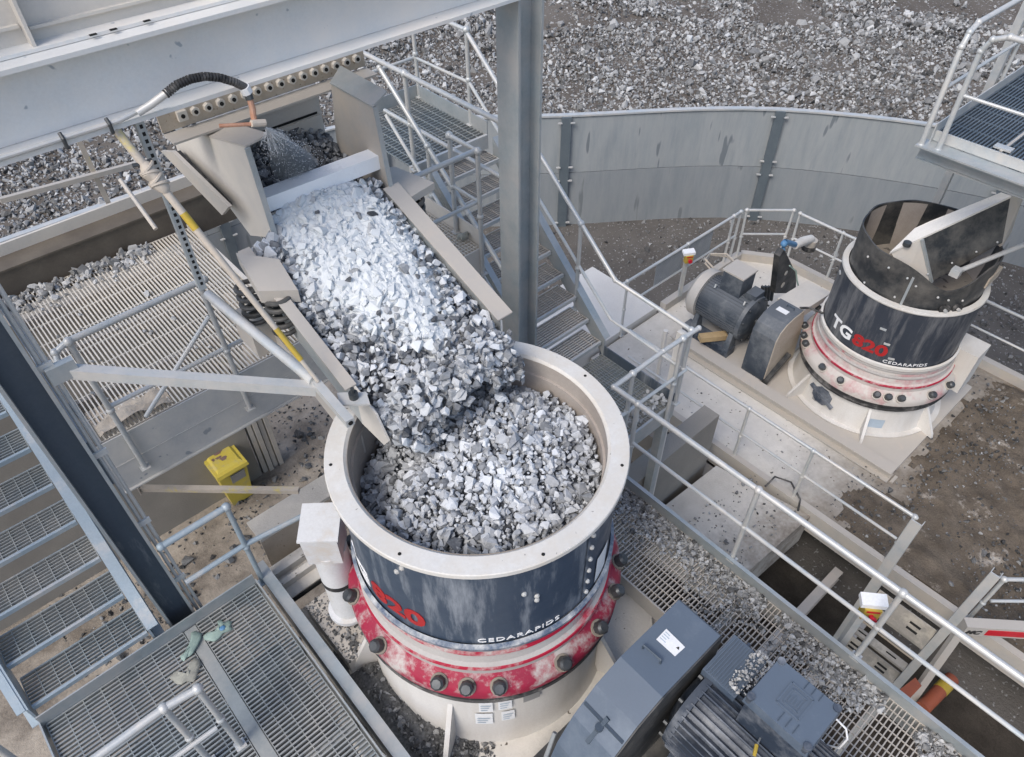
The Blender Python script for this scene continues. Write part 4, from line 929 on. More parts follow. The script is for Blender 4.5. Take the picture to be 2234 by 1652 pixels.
# gloves and rag left on the grating
def blob_tubes(name, mat, strands, label, cat, z=.012):
    m = MB()
    for pts_, r in strands: m.tube([Z(*q, z + r[0] * 1.4) for q in pts_], [k_ * 1.45 for k_ in r], 10)
    return tag(m.build(name, mat), label, cat)
def flat_cloth(name, mat, outline, label, cat, z=.004, th=.028):
    ctr_ = (sum(p[0] for p in outline) / len(outline), sum(p[1] for p in outline) / len(outline)); m = MB(); n = len(outline)
    lv = [[Z(*q, z) for q in outline], [Z(ctr_[0] + (q[0] - ctr_[0]) * .96, ctr_[1] + (q[1] - ctr_[1]) * .96, z + th * .6) for q in outline],
          [Z(ctr_[0] + (q[0] - ctr_[0]) * .72, ctr_[1] + (q[1] - ctr_[1]) * .72, z + th * (1 + .35 * _s(i * 2.1))) for i, q in enumerate(outline)]]
    m.add([p for l in lv for p in l] + [Z(*ctr_, z + th * .9)], [(k * n + i, k * n + (i + 1) % n, (k + 1) * n + (i + 1) % n, (k + 1) * n + i) for k in (0, 1) for i in range(n)] + [(2 * n + i, 2 * n + (i + 1) % n, 3 * n) for i in range(n)], True)
    return tag(m.build(name, mat, angle=70), label, cat)
ZO = lambda pts_: [(.3534 * x, 1068 + .3534 * y) for x, y in pts_]
flat_cloth('work_glove', 'glove_green', ZO([(1178, 884), (1200, 872), (1222, 880), (1246, 888), (1240, 925), (1226, 955), (1196, 1005), (1178, 1026), (1152, 1040), (1136, 1062), (1118, 1050), (1110, 1030), (1136, 1008), (1150, 985), (1168, 950), (1176, 915)]), 'limp green work glove lying on the grating by the toe plate', 'glove')
flat_cloth('blue_palm_glove', 'glove_green', ZO([(1252, 908), (1276, 884), (1318, 878), (1332, 858), (1352, 840), (1340, 812), (1362, 802), (1382, 822), (1412, 806), (1432, 818), (1422, 846), (1438, 862), (1410, 876), (1376, 890), (1352, 920), (1322, 940), (1290, 934), (1262, 930)]), 'crumpled green glove with a blue patch beside the limp glove', 'glove')
flat_cloth('rag', 'rag_grey', ZO([(1200, 1040), (1232, 1050), (1240, 1080), (1222, 1130), (1214, 1160), (1196, 1188), (1150, 1186), (1120, 1206), (1086, 1200), (1062, 1176), (1046, 1166), (1070, 1130), (1088, 1120), (1094, 1150), (1130, 1160), (1168, 1150), (1176, 1110), (1160, 1085), (1182, 1062)]), 'twisted grey rag on the grating below the gloves', 'rag')
MB().sphere(Z(485, 1370, .036), .026, 10, 6, (1, .9, .35)).build('patch', 'valve_blue', D.objects['blue_palm_glove'])

# yellow wheelie bin
t = thing('wheelie_bin', 'yellow plastic wheelie bin standing on the dirt under the left platform', 'bin', (1.1, 7.7, ZG))
def frustum(x0, x1, y0, y1, z0, X0, X1, Y0, Y1, z1): return MB().hexa([(x0, y0, z0), (x1, y0, z0), (x1, y1, z0), (x0, y1, z0), (X0, Y0, z1), (X1, Y0, z1), (X1, Y1, z1), (X0, Y1, z1)])
zl_ = -2.68; L4 = [Z(490, 1042, zl_), Z(541, 1005, zl_), Z(489, 960, zl_), Z(437, 1003, zl_)]
bx, by = (L4[3].x + L4[1].x) / 2, (L4[0].y + L4[2].y) / 2
bw = .235; bl = .29
frustum(bx - bw * .72, bx + bw * .72, by - bl * .45, by + bl * .8, ZG + .02, bx - bw * .95, bx + bw * .95, by - bl * .92, by + bl * .95, zl_ - .02).build('body', 'yellow_plastic', t)
m = frustum(bx - bw * 1.06, bx + bw * 1.06, by - bl * 1.08, by + bl * 1.02, zl_ - .035, bx - bw * 1.02, bx + bw * 1.02, by - bl * 1.03, by + bl * .98, zl_ + .02)
m.hexa([(bx - bw * .85, by - bl * .82, zl_ + .021), (bx + bw * .85, by - bl * .82, zl_ + .021), (bx + bw * .85, by + bl * .8, zl_ + .021), (bx - bw * .85, by + bl * .8, zl_ + .021), (bx - bw * .7, by - bl * .66, zl_ + .05), (bx + bw * .7, by - bl * .66, zl_ + .05), (bx + bw * .7, by + bl * .66, zl_ + .05), (bx - bw * .7, by + bl * .66, zl_ + .05)])
lid = m.build('lid', 'yellow_plastic', t)
m = MB(); m.tube([(bx - bw * .95, by + bl * 1.07, zl_ + .01), (bx + bw * .95, by + bl * 1.07, zl_ + .01)], .017, 10); m.build('handle', 'yellow_plastic', t)
m = MB()
for ox, oy, sx, sy in ((-.02, .12, .07, .05), (-.05, .02, .045, .03), (.0, -.04, .05, .05), (-.13, .03, .02, .04)):
    n = 12; m.add([(bx + ox + sx * (1 + .25 * _s(3 * a) + .15 * _c(5 * a)) * _c(a), by + oy + sy * (1 + .25 * _c(2 * a)) * _s(a), zl_ + .0535) for a in [2 * math.pi * i / n for i in range(n)]], [tuple(range(n))])
m.build('dirt', 'mud_stain', lid)
m = MB(); y_ = by - bl * .92; m.hexa([(bx - .06, y_ - .005 + .05, zl_ - .34), (bx + .16, y_ - .005 + .05, zl_ - .34), (bx + .16, y_ + .06, zl_ - .34), (bx - .06, y_ + .06, zl_ - .34), (bx - .06, y_ - .012, zl_ - .12), (bx + .16, y_ - .012, zl_ - .12), (bx + .16, y_ + .01, zl_ - .12), (bx - .06, y_ + .01, zl_ - .12)]); m.build('sticker', 'label_grey', t)
for x in (bx - bw * .7, bx + bw * .7): MB().tube([(x - .025, by + bl * .8, ZG + .09), (x + .025, by + bl * .8, ZG + .09)], .09, 16).build('wheel', 'rubber', t)
# concrete wall and corrugated pile under the platform
tag(MB().box((-3.0, 8.15, ZG), (1.82, 8.40, .68)).build('concrete_wall', 'concrete_wall'), 'grey concrete wall in shade behind the yellow bin', 'wall')
t = thing('sheet_pile', 'corrugated grey steel post under the right end of the left platform', 'post', (2.0, 8.2, ZG))
m = MB()
for k_ in range(4): m.box((1.86 + k_ * .09, 8.16 - .03 * (k_ % 2), ZG), (1.93 + k_ * .09, 8.30, .68))
m.build('corrugated_web', 'dusty_steel', t)
tag(MB().bar(Z(305, 1065, .35), Z(652, 1070, .35), .05, .05).build('tie_bar', 'hose_dusty'), 'beige square tie bar crossing in front of the yellow bin', 'bar')
MB().bar(Z(304, 1056, .35), Z(304.5, 1074, .35), .012, .09).build('end_plate', 'hose_dusty', D.objects['tie_bar'])

# support steel left of the near crusher
t = thing('crusher_subframe', 'cream dusty steel subframe left of the near crusher', 'steel frame', (1, 4.3, -.5))
m = MB(); m.box((.75, 4.46, -.14), (2.6, 4.73, -.10)); m.build('top_plate', 'concrete', t)
m = MB(); m.box((.75, 4.46, -.7), (2.6, 4.49, -.145)); m.build('web', 'brown_plate', t)
m = MB(); m.box((.62, 3.86, -.32), (1.3, 4.28, -.30)); m.box((.66, 3.98, -.298), (1.3, 4.04, -.22)); m.box((.66, 4.12, -.298), (1.3, 4.18, -.22)); m.build('plate', 'concrete', t)
m = MB(); m.box((.66, 3.80, -.29), (1.25, 3.815, -.24)); m.build('slot', 'dark_hole', t)
m = MB(); m.box((.56, .5, -.30), (.66, 4.2, -.02)); m.build('side_beam', 'galvanised_steel', t)
m = MB(); m.box((.70, 1.25, -.75), (3.15, 3.8, -.46)); m.build('base', 'dusty_steel', t)
m = MB(); m.box((.72, 2.9, -.30), (1.2, 3.6, -.12)); m.build('plate', 'dusty_steel', t)
tag(MB().box((.60, 3.3, -3.6), (.95, 3.7, -.46)).build('concrete_pier', 'concrete'), 'pale concrete pier under the subframe', 'pier')
# dark grit piled round the base
pts = []; sz = []; tn = []; bv = []; 
for _ in range(2600):
    a = rg.uniform(2.2, 4.05); r = rg.uniform(1.0, 1.45); x = NC[0] + r * _c(a); y = NC[1] + r * _s(a)
    if not (.74 < x < 3.1 and 1.33 < y < 3.6): continue
    s = .014 * math.exp(rg.normal(0, .45)); h = max(0, .16 * (1 - abs(r - 1.12) / .35)) * min(1, max(0, (4.0 - a) / .7)); pts.append((x, y, -.40 + h * rg.uniform(.3, 1) + s * .3)); sz.append(s); tn.append(rg.beta(1.3, 3) * .6)
gx = [(NC[0] + r * _c(a), NC[1] + r * _s(a), -.41 + max(0, .14 * (1 - abs(r - 1.1) / .33)) * min(1, max(0, (4.0 - a) / .7)) + .02 * mnoise.noise((r * 9, a * 9, 0))) for a in np.linspace(2.25, 4.1, 40) for r in np.linspace(1.0, 1.40, 9)]
bf = [q for i in range(39) for j in range(8) for q in ((i * 9 + j, i * 9 + 9 + j, i * 9 + 10 + j), (i * 9 + j, i * 9 + 10 + j, i * 9 + 1 + j))]
for _ in range(700):
    x = rg.uniform(.72, 1.2); y = rg.uniform(2.9, 3.6); s_ = .011 * math.exp(rg.normal(0, .5)); pts.append((x, y, -.12 + s_ * .3)); sz.append(s_); tn.append(rg.beta(1.2, 3) * .7)
stones('base_grit', pts, sz, np.array(tn), 'bank_stone', fine=False, base=(np.array(gx), np.array(bf), np.full(len(gx), .12)))

# white breather box beside the near crusher
t = thing('breather_box', 'white steel breather box on a round stub beside the near crusher', 'duct', (.98, 3.30, -.05))
ra = V((-.77, .64, 0)); tg_ = V((-.64, -.77, 0)); cc = V((.98, 3.275, 0))
def bxp(r, s, z): return cc + ra * r + tg_ * s + V((0, 0, z))
MB().tube([bxp(-.01, 0, .0), bxp(-.01, 0, .5)], .135, 32).build('stub', 'white_box', t)
m = MB(); m.tube([bxp(-.01, 0, -.02), bxp(-.01, 0, .02)], .175, 32); fl = m.build('flange', 'white_box', t)
MB().tube([bxp(-.01, 0, .50), bxp(-.01, 0, .55)], .142, 32).build('band', 'rubber', t)
m = MB(); m.tube([bxp(-.01, 0, .55), bxp(-.01, 0, .96)], .138, 32); m.build('stub', 'white_box', t)
m = MB(); m.hexa([bxp(-.13, -.13, .92), bxp(.13, -.13, .92), bxp(.13, .13, .92), bxp(-.13, .13, .92), bxp(-.135, -.15, 1.28), bxp(.135, -.15, 1.28), bxp(.135, .14, 1.24), bxp(-.135, .14, 1.24)])
m.build('box', 'white_box', t)
m = MB(); m.hexa([bxp(-.15, -.165, 1.282), bxp(.15, -.165, 1.282), bxp(.15, .15, 1.242), bxp(-.15, .15, 1.242), bxp(-.15, -.165, 1.302), bxp(.15, -.165, 1.302), bxp(.15, .15, 1.262), bxp(-.15, .15, 1.262)]); m.build('lid', 'white_box', t)

# ================================================================== MIDDLE PLATFORMS AND STAIR BEHIND THE COLUMN
t = thing('stair_platform', 'small galvanised grating platform at the head of the middle stair', 'platform', (4.4, 6.5, 1.8))
m = MB(); grating(m, 3.90, 4.94, 5.97, 7.22, 2.0, 'x', .055, .010, .03, .10); m.build('grating', 'grating_steel', t)
m = MB(); m.box((4.95, 5.95, 1.82), (4.962, 7.26, 2.15)); m.build('toe_plate', 'galvanised_steel', t)
m = MB(); m.box((3.88, 7.245, 1.82), (4.948, 7.257, 2.15)); m.build('toe_plate', 'galvanised_steel', t)
m = MB(); m.box((3.88, 5.93, 1.84), (4.945, 5.965, 2.004)); m.build('front_beam', 'galvanised_rail', t)
for x, y in ((3.95, 7.1), (4.9, 7.1)): MB().box((x - .05, y - .05, ZG), (x + .05, y + .05, 1.83)).build('leg', 'galvanised_steel', t)
stair('galvanised grated stair coming down to the landing behind the near crusher', 4.12, 4.93, 4.02, .19, 5.75, 1.80, 9, 'dusty_steel', 'galvanised_steel')
RX = 4.96; LXr = 3.88
guardrail('sloping galvanised rail on the outer side of the middle stair', tops=[[(RX, 7.22, 3.04), (RX, 6.27, 3.04), (RX, 3.92, 1.10), (RX, 2.90, 1.06)]], mids=[[(3.95, 7.24, 2.47), (RX, 7.24, 2.47), (RX, 6.24, 2.49), (RX, 3.92, .56), (RX, 2.90, .52)]],
          posts=[((RX, 7.22, 2.0), (RX, 7.22, 3.04)), ((RX, 6.25, 2.0), (RX, 6.25, 3.04)), ((RX, 4.46, .38), (RX, 4.46, 1.545)), ((RX, 2.90, 0), (RX, 2.90, 1.06))])
guardrail('rail on the feeder side of the middle stair, running level to the tall column', tops=[[(LXr, 7.2, 3.0), (LXr, 5.86, 3.01), (LXr, 4.36, 3.02)], [(LXr - .03, 6.24, 2.96), (LXr - .03, 4.95, 1.91), (LXr - .03, 4.3, 1.38)]],
          mids=[[(LXr, 6.3, 2.5), (LXr, 4.36, 2.5)], [(LXr - .03, 6.24, 2.48), (LXr - .03, 5.55, 1.89), (LXr - .03, 4.6, 1.12)]], posts=[((LXr, 5.86, 2.0), (LXr, 5.86, 3.01)), ((LXr - .03, 5.55, 1.3), (LXr - .03, 5.55, 2.4))])
ZS = 1.65; YS = 4.72
t = thing('feeder_walkway', 'narrow dusty grating walkway along the right side of the feeder', 'platform', (3.3, 5.4, 1.4))
m = MB(); grating(m, 2.78, 3.80, YS + .01, 6.6, ZS, 'y', .036, .006, .03, .045); m.build('grating', 'tan_grating', t)
m = MB(); m.prism([(3.82, YS, ZS - .2), (3.82, 6.7, ZS - .2), (3.82, 6.7, ZS + .14), (3.82, YS, ZS + .18)], (.012, 0, 0)); m.build('toe_plate', 'beige_plate', t)
m = MB(); m.box((2.75, YS - .012, ZS - .34), (3.82, YS, ZS + .01)); m.build('front_beam', 'beige_plate', t)
MB().box((3.66, YS - .01, -.6), (3.74, YS + .07, ZS - .35)).build('leg', 'galvanised_steel', t)
guardrail('galvanised rail across the end of the feeder walkway', tops=[[(2.98, YS, 2.70), (3.79, YS, 2.70), (3.79, 5.1, 2.70)]], mids=[[(2.98, YS, 2.18), (3.79, YS, 2.18), (3.79, 5.1, 2.18)]], posts=[((3.79, YS - .02, ZS - .3), (3.79, YS - .02, 2.70)), ((3.79, 5.1, ZS), (3.79, 5.1, 2.70))])
blob_tubes('rag_bundle', 'rag_grey', [([(1018, 515), (1010, 518), (1000, 513)], (.02, .03, .015)), ([(1012, 516), (1020, 508)], (.025, .012)), ([(1006, 516), (998, 520)], (.02, .01))], 'grey rag bundle on the feeder walkway grating', 'rag', ZS + .02)

# landing at the foot of the stair and the near rail
t = thing('landing', 'small dusty grating landing at the foot of the middle stair', 'platform', (4.4, 3.4, -.2))
m = MB(); grating(m, 3.84, 4.94, 2.93, 3.98, 0, 'y', .034, .006, .03, .05); m.build('grating', 'grating_steel', t)
m = MB(); m.box((4.95, 2.92, -.2), (4.962, 4.02, .13)); m.build('toe_plate', 'dark_column', t)
m = MB(); m.box((3.83, 2.90, -.22), (4.96, 2.925, .01)); m.build('front_beam', 'galvanised_steel', t)
for k_ in range(0): pass
for x, y in ((4.9, 2.97), (4.9, 3.9)): MB().box((x - .05, y - .05, ZG), (x + .04, y + .05, -.21)).build('leg', 'galvanised_steel', t)
pts = []; sz = []; tn = []
for _ in range(60):
    pts.append((rg.uniform(4.3, 4.9), 2.97 + abs(rg.normal(0, .12)), rg.uniform(.0, .05))); sz.append(.028 * math.exp(rg.normal(0, .35))); tn.append(rg.uniform(.35, .75))
stones('landing_stone', pts, sz, np.array(tn), 'bank_stone')
guardrail('galvanised rail across the front of the stair landing', tops=[[(3.82, 2.89, 1.05), (4.52, 2.89, 1.06), (5.04, 2.87, 1.06)]], mids=[[(3.9, 2.89, .52), (4.98, 2.87, .52)]], posts=[((4.08, 2.89, 0), (4.08, 2.89, 1.05)), ((4.80, 2.875, -.2), (4.80, 2.875, 1.06))])
NX = 3.82
guardrail('long galvanised rail along the pit side of the near walkway, running out at right', tops=[[(NX, 2.89, 1.05), (NX, -2.6, 1.05)]], mids=[[(NX, 2.89, .52), (NX, -2.6, .52)]],
          posts=[((NX, 2.60, -.12), (NX, 2.60, 1.05)), ((NX, 1.32, 0), (NX, 1.32, 1.05)), ((NX, .095, 0), (NX, .095, 1.05)), ((NX, -1.15, 0), (NX, -1.15, 1.05))], r=.026)

# grating round the near crusher
t = thing('crusher_platform', 'gravel strewn bar grating beside the near crusher and its motor', 'platform', (3.2, 1, -.3))
m = MB(); grating(m, 3.02, 3.78, 1.24, 2.88, -.1, 'x', .036, .009, .04, .075); m.box((3.0, 1.24, -.3), (3.012, 2.9, -.09)); m.build('grating', 'dusty_steel', t)
m = MB(); grating(m, 2.70, 3.78, -2.4, 1.22, -.1, 'x', .036, .009, .04, .075); m.build('grating', 'dusty_steel', t)
m = MB(); m.box((3.785, -2.6, -.34), (3.797, 2.9, .06)); m.box((3.76, -2.6, .052), (3.797, 2.9, .062)); m.box((3.797, -2.6, -.34), (3.86, 2.9, -.33)); m.build('toe_plate', 'galvanised_steel', t)
for y in (-2, -1, 0, 1, 2): MB().box((3.04 if y > 1 else 2.7, y, -.34), (3.78, y + .08, -.145)).build('bearer', 'galvanised_steel', t)
pts = []; sz = []; tn = []
for _ in range(11000):
    y = rg.uniform(-2.2, 2.85); e = abs(rg.normal(0, .16)) if rg.uniform() < .6 else rg.uniform(0, 1.0)
    x = 3.77 - e
    if y > 1.24 and x < 3.03: continue
    if mnoise.noise((x * 1.8, y * 1.4, 6)) + .4 * mnoise.noise((x * 6, y * 6, 1)) < -.06 + .75 * e - .34 * (y > 1.0): continue
    s = .0125 * math.exp(rg.normal(0, .45)); pts.append((x, y, -.1 + s * .4)); sz.append(s); tn.append(rg.beta(1.6, 1.6) * .8)
stones('walkway_grit', pts, sz, np.array(tn), 'bank_stone', fine=False)

# ================================================================== DRIVES: BELT GUARD AND MOTOR
def arch(x0, x1, z0, z1, r):  # rounded at low x end
    p = [(x0, z0)]
    for i in range(9): a = math.pi - i * math.pi / 16; p.append((x0 + r + r * _c(a), z1 - r + r * _s(a)))
    p += [(x1, z1), (x1, z1 - .05), (x1, z0)]; return p
t = thing('belt_guard', 'blue grey belt guard with handle and white plate beside the near crusher', 'belt guard', (2, .95, -.1))
gx0, gx1, gy0, gy1, gt = 1.32, 2.58, .77, 1.13, 1.1
prof = [(1.30, .05), (1.30, .35), (1.38, .62), (1.52, .85), (1.72, 1.02), (1.95, 1.10), (2.56, 1.10), (2.58, 1.08), (2.60, .6), (2.60, .05)]
m = MB(); m.prism([(x, gy0, z) for x, z in prof], (0, gy1 - gy0, 0)); gb = m.build('cover', 'guard_paint', t)
m = MB(); m.prism([(x + (.0 if 0 < i < 9 else 0), gy0 - .012, z) for i, (x, z) in enumerate(prof)], (0, .010, 0)); m.build('side_plate', 'black_steel', t)
hp_ = [Z(*q, 1.1) for q in ((1402, 1414), (1440, 1447))]
MB().tube([hp_[0], hp_[0] + V((0, 0, .045)), hp_[1] + V((0, 0, .045)), hp_[1]], .009, 8).build('handle', 'dark_column', t)
wq = [Z(*q, 1.103) for q in ((1453, 1372), (1431, 1395), (1472, 1432), (1494, 1412))]
m = MB(); m.prism(wq, (0, 0, .003)); pl_ = m.build('notice', 'label_white', t)
m = MB(); c_ = wq[2].lerp(wq[3], .5).lerp(wq[0], .15); m.tube([c_ + V((0, 0, .003)), c_ + V((0, 0, .005))], .014, 3); m.build('print', 'dark_hole', pl_)
for k_ in range(4):
    e0 = wq[0].lerp(wq[1], .2 + k_ * .18) + V((0, 0, .0035)); e1 = wq[3].lerp(wq[2], .2 + k_ * .18) + V((0, 0, .0035)); MB().bar(e0.lerp(e1, .06), e0.lerp(e1, .30 + .06 * (k_ % 2)), .006, .002).build('print', 'print_blue', pl_)
def hz_(x):
    for (xa, za), (xb, zb) in zip(prof, prof[1:]):
        if xa <= x <= xb and xb > xa: return za + (zb - za) * (x - xa) / (xb - xa)
    return 1.1
m = MB()
for a, b in ((1.60, 1.62),): m.box((a, gy0 + .01, hz_(a) - .004), (b, gy1 - .01, hz_(b) + .003))
m.build('seam', 'dark_column', t)
lx = 1.55; m = MB(); m.bar((lx - .07, .96, hz_(lx - .07) + .012), (lx + .09, .94, hz_(lx + .09) + .012), .03, .02); m.tube([(lx + .02, .95, hz_(lx) + .02), (lx + .02, .95, hz_(lx) + .05)], .028, 10); m.build('latch', 'dark_column', t)
MB().tube([(1.42, 1.19, .60), (1.30, 1.15, .45), (1.24, 1.12, .1)], .016, 8).build('edge_trim', 'mesh_wire', t)

def motor(cx, cz, y0, y1, r, s, label, paint, zfoot, near):
    """finned motor on an axis along Y; s = +1 when the drive end is at y1"""
    t = thing('electric_motor', label, 'motor', (cx, (y0 + y1) / 2, zfoot))
    c = (cx, 0, cz); yd, yn = (y1, y0) if s > 0 else (y0, y1); d = 1 if s > 0 else -1
    b0 = yn + d * .22; b1 = yd - d * .10
    MB().lathe([(r * .90, b0), (r * .90, b1)], c, 64, axis='y').build('body', paint, t)
    m = MB(); nf_ = 44
    for k_ in range(nf_):
        a = 2 * math.pi * (k_ + .5) / nf_
        if near or abs(_c(a)) < 2:
            u = V((_c(a), 0, _s(a))); fh = .16 if near else .05; p = V((cx, b0, cz)) + u * (r * (.88 + fh / 2)); q = V((cx, b1, cz)) + u * (r * (.88 + fh / 2)); m.bar(p, q, .010, r * fh, u)
    m.build('fins', paint, t)
    m = MB(); m.lathe([(.05, yd), (r * .55, yd), (r * .70, yd - d * .03), (r * .98, yd - d * .06), (r * 1.02, yd - d * .12), (r * .9, yd - d * .121)], c, 64, axis='y'); m.build('end_shield', paint, t)
    m = MB(); m.lathe([(.0, yn), (r * .6, yn), (r * .88, yn + d * .03), (r * 1.04, yn + d * .09), (r * 1.06, yn + d * .24), (r * .9, yn + d * .241)], c, 64, axis='y'); m.build('fan_cowl', paint if near else 'dusty_steel', t)
    m = MB(); m.tube([(cx, yd, cz), (cx, yd + d * .12, cz)], .05, 16); m.build('shaft', 'bolt_steel', t)
    for k_ in range(10):
        a = k_ * math.pi / 5 + .3; p = V((cx, yd - d * .05, cz)) + V((_c(a), 0, _s(a))) * r * .92; MB().tube([p, p + V((0, d * .03, 0))], .016, 6).build('bolt', 'bolt_steel', t)
    for yy in (b0 + d * .08, b1 - d * .08):
        for sx in (-1, 1):
            m = MB(); m.hexa([(cx + sx * r * .55, yy - .05, zfoot), (cx + sx * r * 1.05, yy - .05, zfoot), (cx + sx * r * 1.05, yy + .05, zfoot), (cx + sx * r * .55, yy + .05, zfoot), (cx + sx * r * .6, yy - .04, cz - r * .6), (cx + sx * r * .85, yy - .04, cz - r * .45), (cx + sx * r * .85, yy + .04, cz - r * .45), (cx + sx * r * .6, yy + .04, cz - r * .6)])
            m.build('foot', paint, t)
    return t, b0, b1, d
mo, b0, b1, d_ = motor(2.30, .62, -.62, .74, .36, 1, 'big finned blue grey motor beside the near belt guard, cut by the picture bottom', 'motor_paint', .05, True)
m = MB(); m.box((2.32, .46, .95), (2.68, .72, 1.03)); fb = m.build('lifting_pad', 'guard_paint', mo)
m = MB()
for k_ in range(12): m.box((2.33, .475 + k_ * .02, 1.03), (2.67, .482 + k_ * .02, 1.045))
m.build('ribs', 'guard_paint', fb)
m = MB(); m.box((2.24, -.03, .85), (2.58, .38, 1.27)); tbx = m.build('terminal_box', 'motor_paint', mo)
tq = [Z(*q, 1.2) for q in ((1708, 1427), (1822, 1538), (1763, 1630), (1642, 1515))]
def bev(poly, f, h0, h1):
    c_ = sum(poly, V((0, 0, 0))) / len(poly); a = [V((p.x, p.y, h0)) for p in poly]; b = [V((*c_.lerp(p, f)[:2], h1)) for p in poly]; return a + b
m = MB(); m.hexa(bev([V((2.225, -.05, 0)), V((2.60, -.05, 0)), V((2.60, .40, 0)), V((2.225, .40, 0))], .95, 1.27, 1.35)); lidm = m.build('lid', 'guard_paint', tbx)
for x, y in ((2.25, -.02), (2.575, -.02), (2.575, .37), (2.25, .37)): MB().tube([(x, y, 1.30), (x, y, 1.362)], .026, 12).build('bolt', 'motor_paint', tbx)
# cast emblem and ribs on the lid
cxe, cye, ze = 2.425, .175, 1.35
m = MB()
def fr_(cx_, cy_, hx, hy, w_):
    for a, b in (((cx_ - hx, cy_ - hy), (cx_ + hx, cy_ - hy)), ((cx_ + hx, cy_ - hy), (cx_ + hx, cy_ + hy)), ((cx_ + hx, cy_ + hy), (cx_ - hx, cy_ + hy)), ((cx_ - hx, cy_ + hy), (cx_ - hx, cy_ - hy))): m.bar((*a, ze + .003), (*b, ze + .003), w_, .008)
fr_(cxe, cye, .085, .075, .010); fr_(cxe, cye, .055, .048, .008)
for k_ in range(4): m.bar((cxe - .035, cye - .03 + k_ * .02, ze + .003), (cxe + .03 - .02 * (k_ % 2), cye - .03 + k_ * .02, ze + .003), .007, .008)
m.build('emblem', 'guard_paint', lidm)
for x0, x1 in ((2.25, 2.32), (2.53, 2.59)):
    for k_ in range(3): MB().bar((x0, .08 + k_ * .05, ze + .002), (x1, .08 + k_ * .05, ze + .002), .006, .006).build('rib', 'dark_column', lidm)
for y, z, x in ((.62, .93, 2.66),): MB().tube([(x, y, z), (x + .03, y, z + .05), (x + .06, y, z + .05), (x + .09, y, z - .02)], .014, 8).build('lifting_eye', 'motor_paint', mo)
tag(MB().tube([Z(1800, 1560, .9), Z(1825, 1570, .95), Z(1845, 1590, .95), Z(1848, 1612, .9), Z(1830, 1632, .8), Z(1800, 1625, .7), Z(1785, 1608, .7)], .007, 8).build('cable', 'label_white'), 'loop of pale cable beside the near motor terminal box', 'cable')
MB().tube([Z(1650, 1625, 1.05), Z(1645, 1648, 1.05)], .012, 8).build('tag', 'yellow_paint', mo)
MB().tube([Z(1668, 1590, .98), Z(1652, 1622, 1.05)], .006, 8).build('tag_wire', 'mesh_wire', mo)
pts = []; sz = []; tn = []
for _ in range(170):
    pts.append((rg.uniform(2.36, 2.7), rg.uniform(.40, .56), 1.04 + rg.uniform(0, .025))); sz.append(.011 * math.exp(rg.normal(0, .4))); tn.append(rg.uniform(.35, .75))
stones('motor_grit', pts, sz, np.array(tn), 'bank_stone', fine=False)
tag(MB().box((1.2, -.8, -.35), (2.68, 1.3, .04)).build('drive_skid', 'black_steel'), 'dark steel skid under the near motor and belt guard', 'frame')

# far drive
z0 = ZF
t = thing('skid_frame', 'dusty steel skid beams under the far crusher and its motor', 'steel frame', (8.1, 3, ZF))
m = MB(); m.box((7.93, 1.14, z0 + .02), (8.13, 5.0, z0 + .035)); m.box((7.93, 1.14, z0 + .19), (8.13, 5.0, z0 + .21)); m.box((8.02, 1.14, z0 + .035), (8.04, 5.0, z0 + .19)); m.build('beam', 'dusty_steel', t)
m = MB(); m.box((8.2, 3.45, z0 + .02), (9.6, 5.0, z0 + .12)); m.build('pan', 'dusty_steel', t)
m = MB(); m.box((8.25, 4.1, z0 + .12), (8.45, 5.0, z0 + .28)); m.box((8.9, 4.1, z0 + .12), (9.1, 5.0, z0 + .28)); m.build('rail', 'motor_paint', t)
m = MB(); m.bar((8.15, 1.1, z0 + .01), (8.0, 1.1, z0 + .01), .04, .02); m.build('lug', 'dusty_steel', t)
tag(MB().bar((8.08, 4.55, z0 + .36), (8.45, 4.30, z0 + .36), .13, .09).build('timber_block', 'timber'), 'short yellowish timber block under the far motor', 'timber')
t = thing('belt_guard', 'dark blue arched belt guard between the far motor and far crusher', 'belt guard', (8.6, 3.6, ZF))
pf = [(8.24, z0 + .12), (8.24, z0 + .95), (8.30, z0 + 1.08), (8.44, z0 + 1.17), (8.62, z0 + 1.20), (8.86, z0 + 1.20), (9.0, z0 + .85), (9.05, z0 + .12)]
m = MB(); m.prism([(x, 3.40, z) for x, z in pf], (0, .40, 0)); m.build('cover', 'dusty_motor_paint', t)
m = MB(); m.prism([(x, 3.388, z) for x, z in pf], (0, .01, 0)); m.build('side_plate', 'brown_plate', t)
m = MB(); m.hexa([(8.88, 3.42, z0 + 1.02), (9.75, 3.42, z0 + .95), (9.75, 3.85, z0 + .95), (8.88, 3.85, z0 + 1.02), (8.88, 3.42, z0 + 1.16), (9.75, 3.42, z0 + 1.05), (9.75, 3.85, z0 + 1.05), (8.88, 3.85, z0 + 1.16)]); m.build('rear_plate', 'beige_plate', t)
m = MB(); m.box((8.58, 3.52, z0 + 1.201), (8.68, 3.70, z0 + 1.204)); m.build('notice', 'label_white', t)
m = MB(); m.tube([(8.76, 3.50, z0 + 1.2), (8.76, 3.50, z0 + 1.24), (8.76, 3.62, z0 + 1.24), (8.76, 3.62, z0 + 1.2)], .008, 8); m.build('handle', 'dark_column', t)
m = MB(); m.bar((8.25, 3.36, z0 + .14), (8.75, 3.34, z0 + .42), .07, .07); m.tube([(8.22, 3.36, z0 + .14), (8.26, 3.36, z0 + .14)], .05, 14); m.build('tensioner', 'black_steel', t)
mo, b0, b1, d_ = motor(8.66, z0 + .74, 3.98, 5.12, .39, -1, 'dusty dark blue motor with a grey dome end on the far deck', 'dusty_motor_paint', z0 + .28, False)
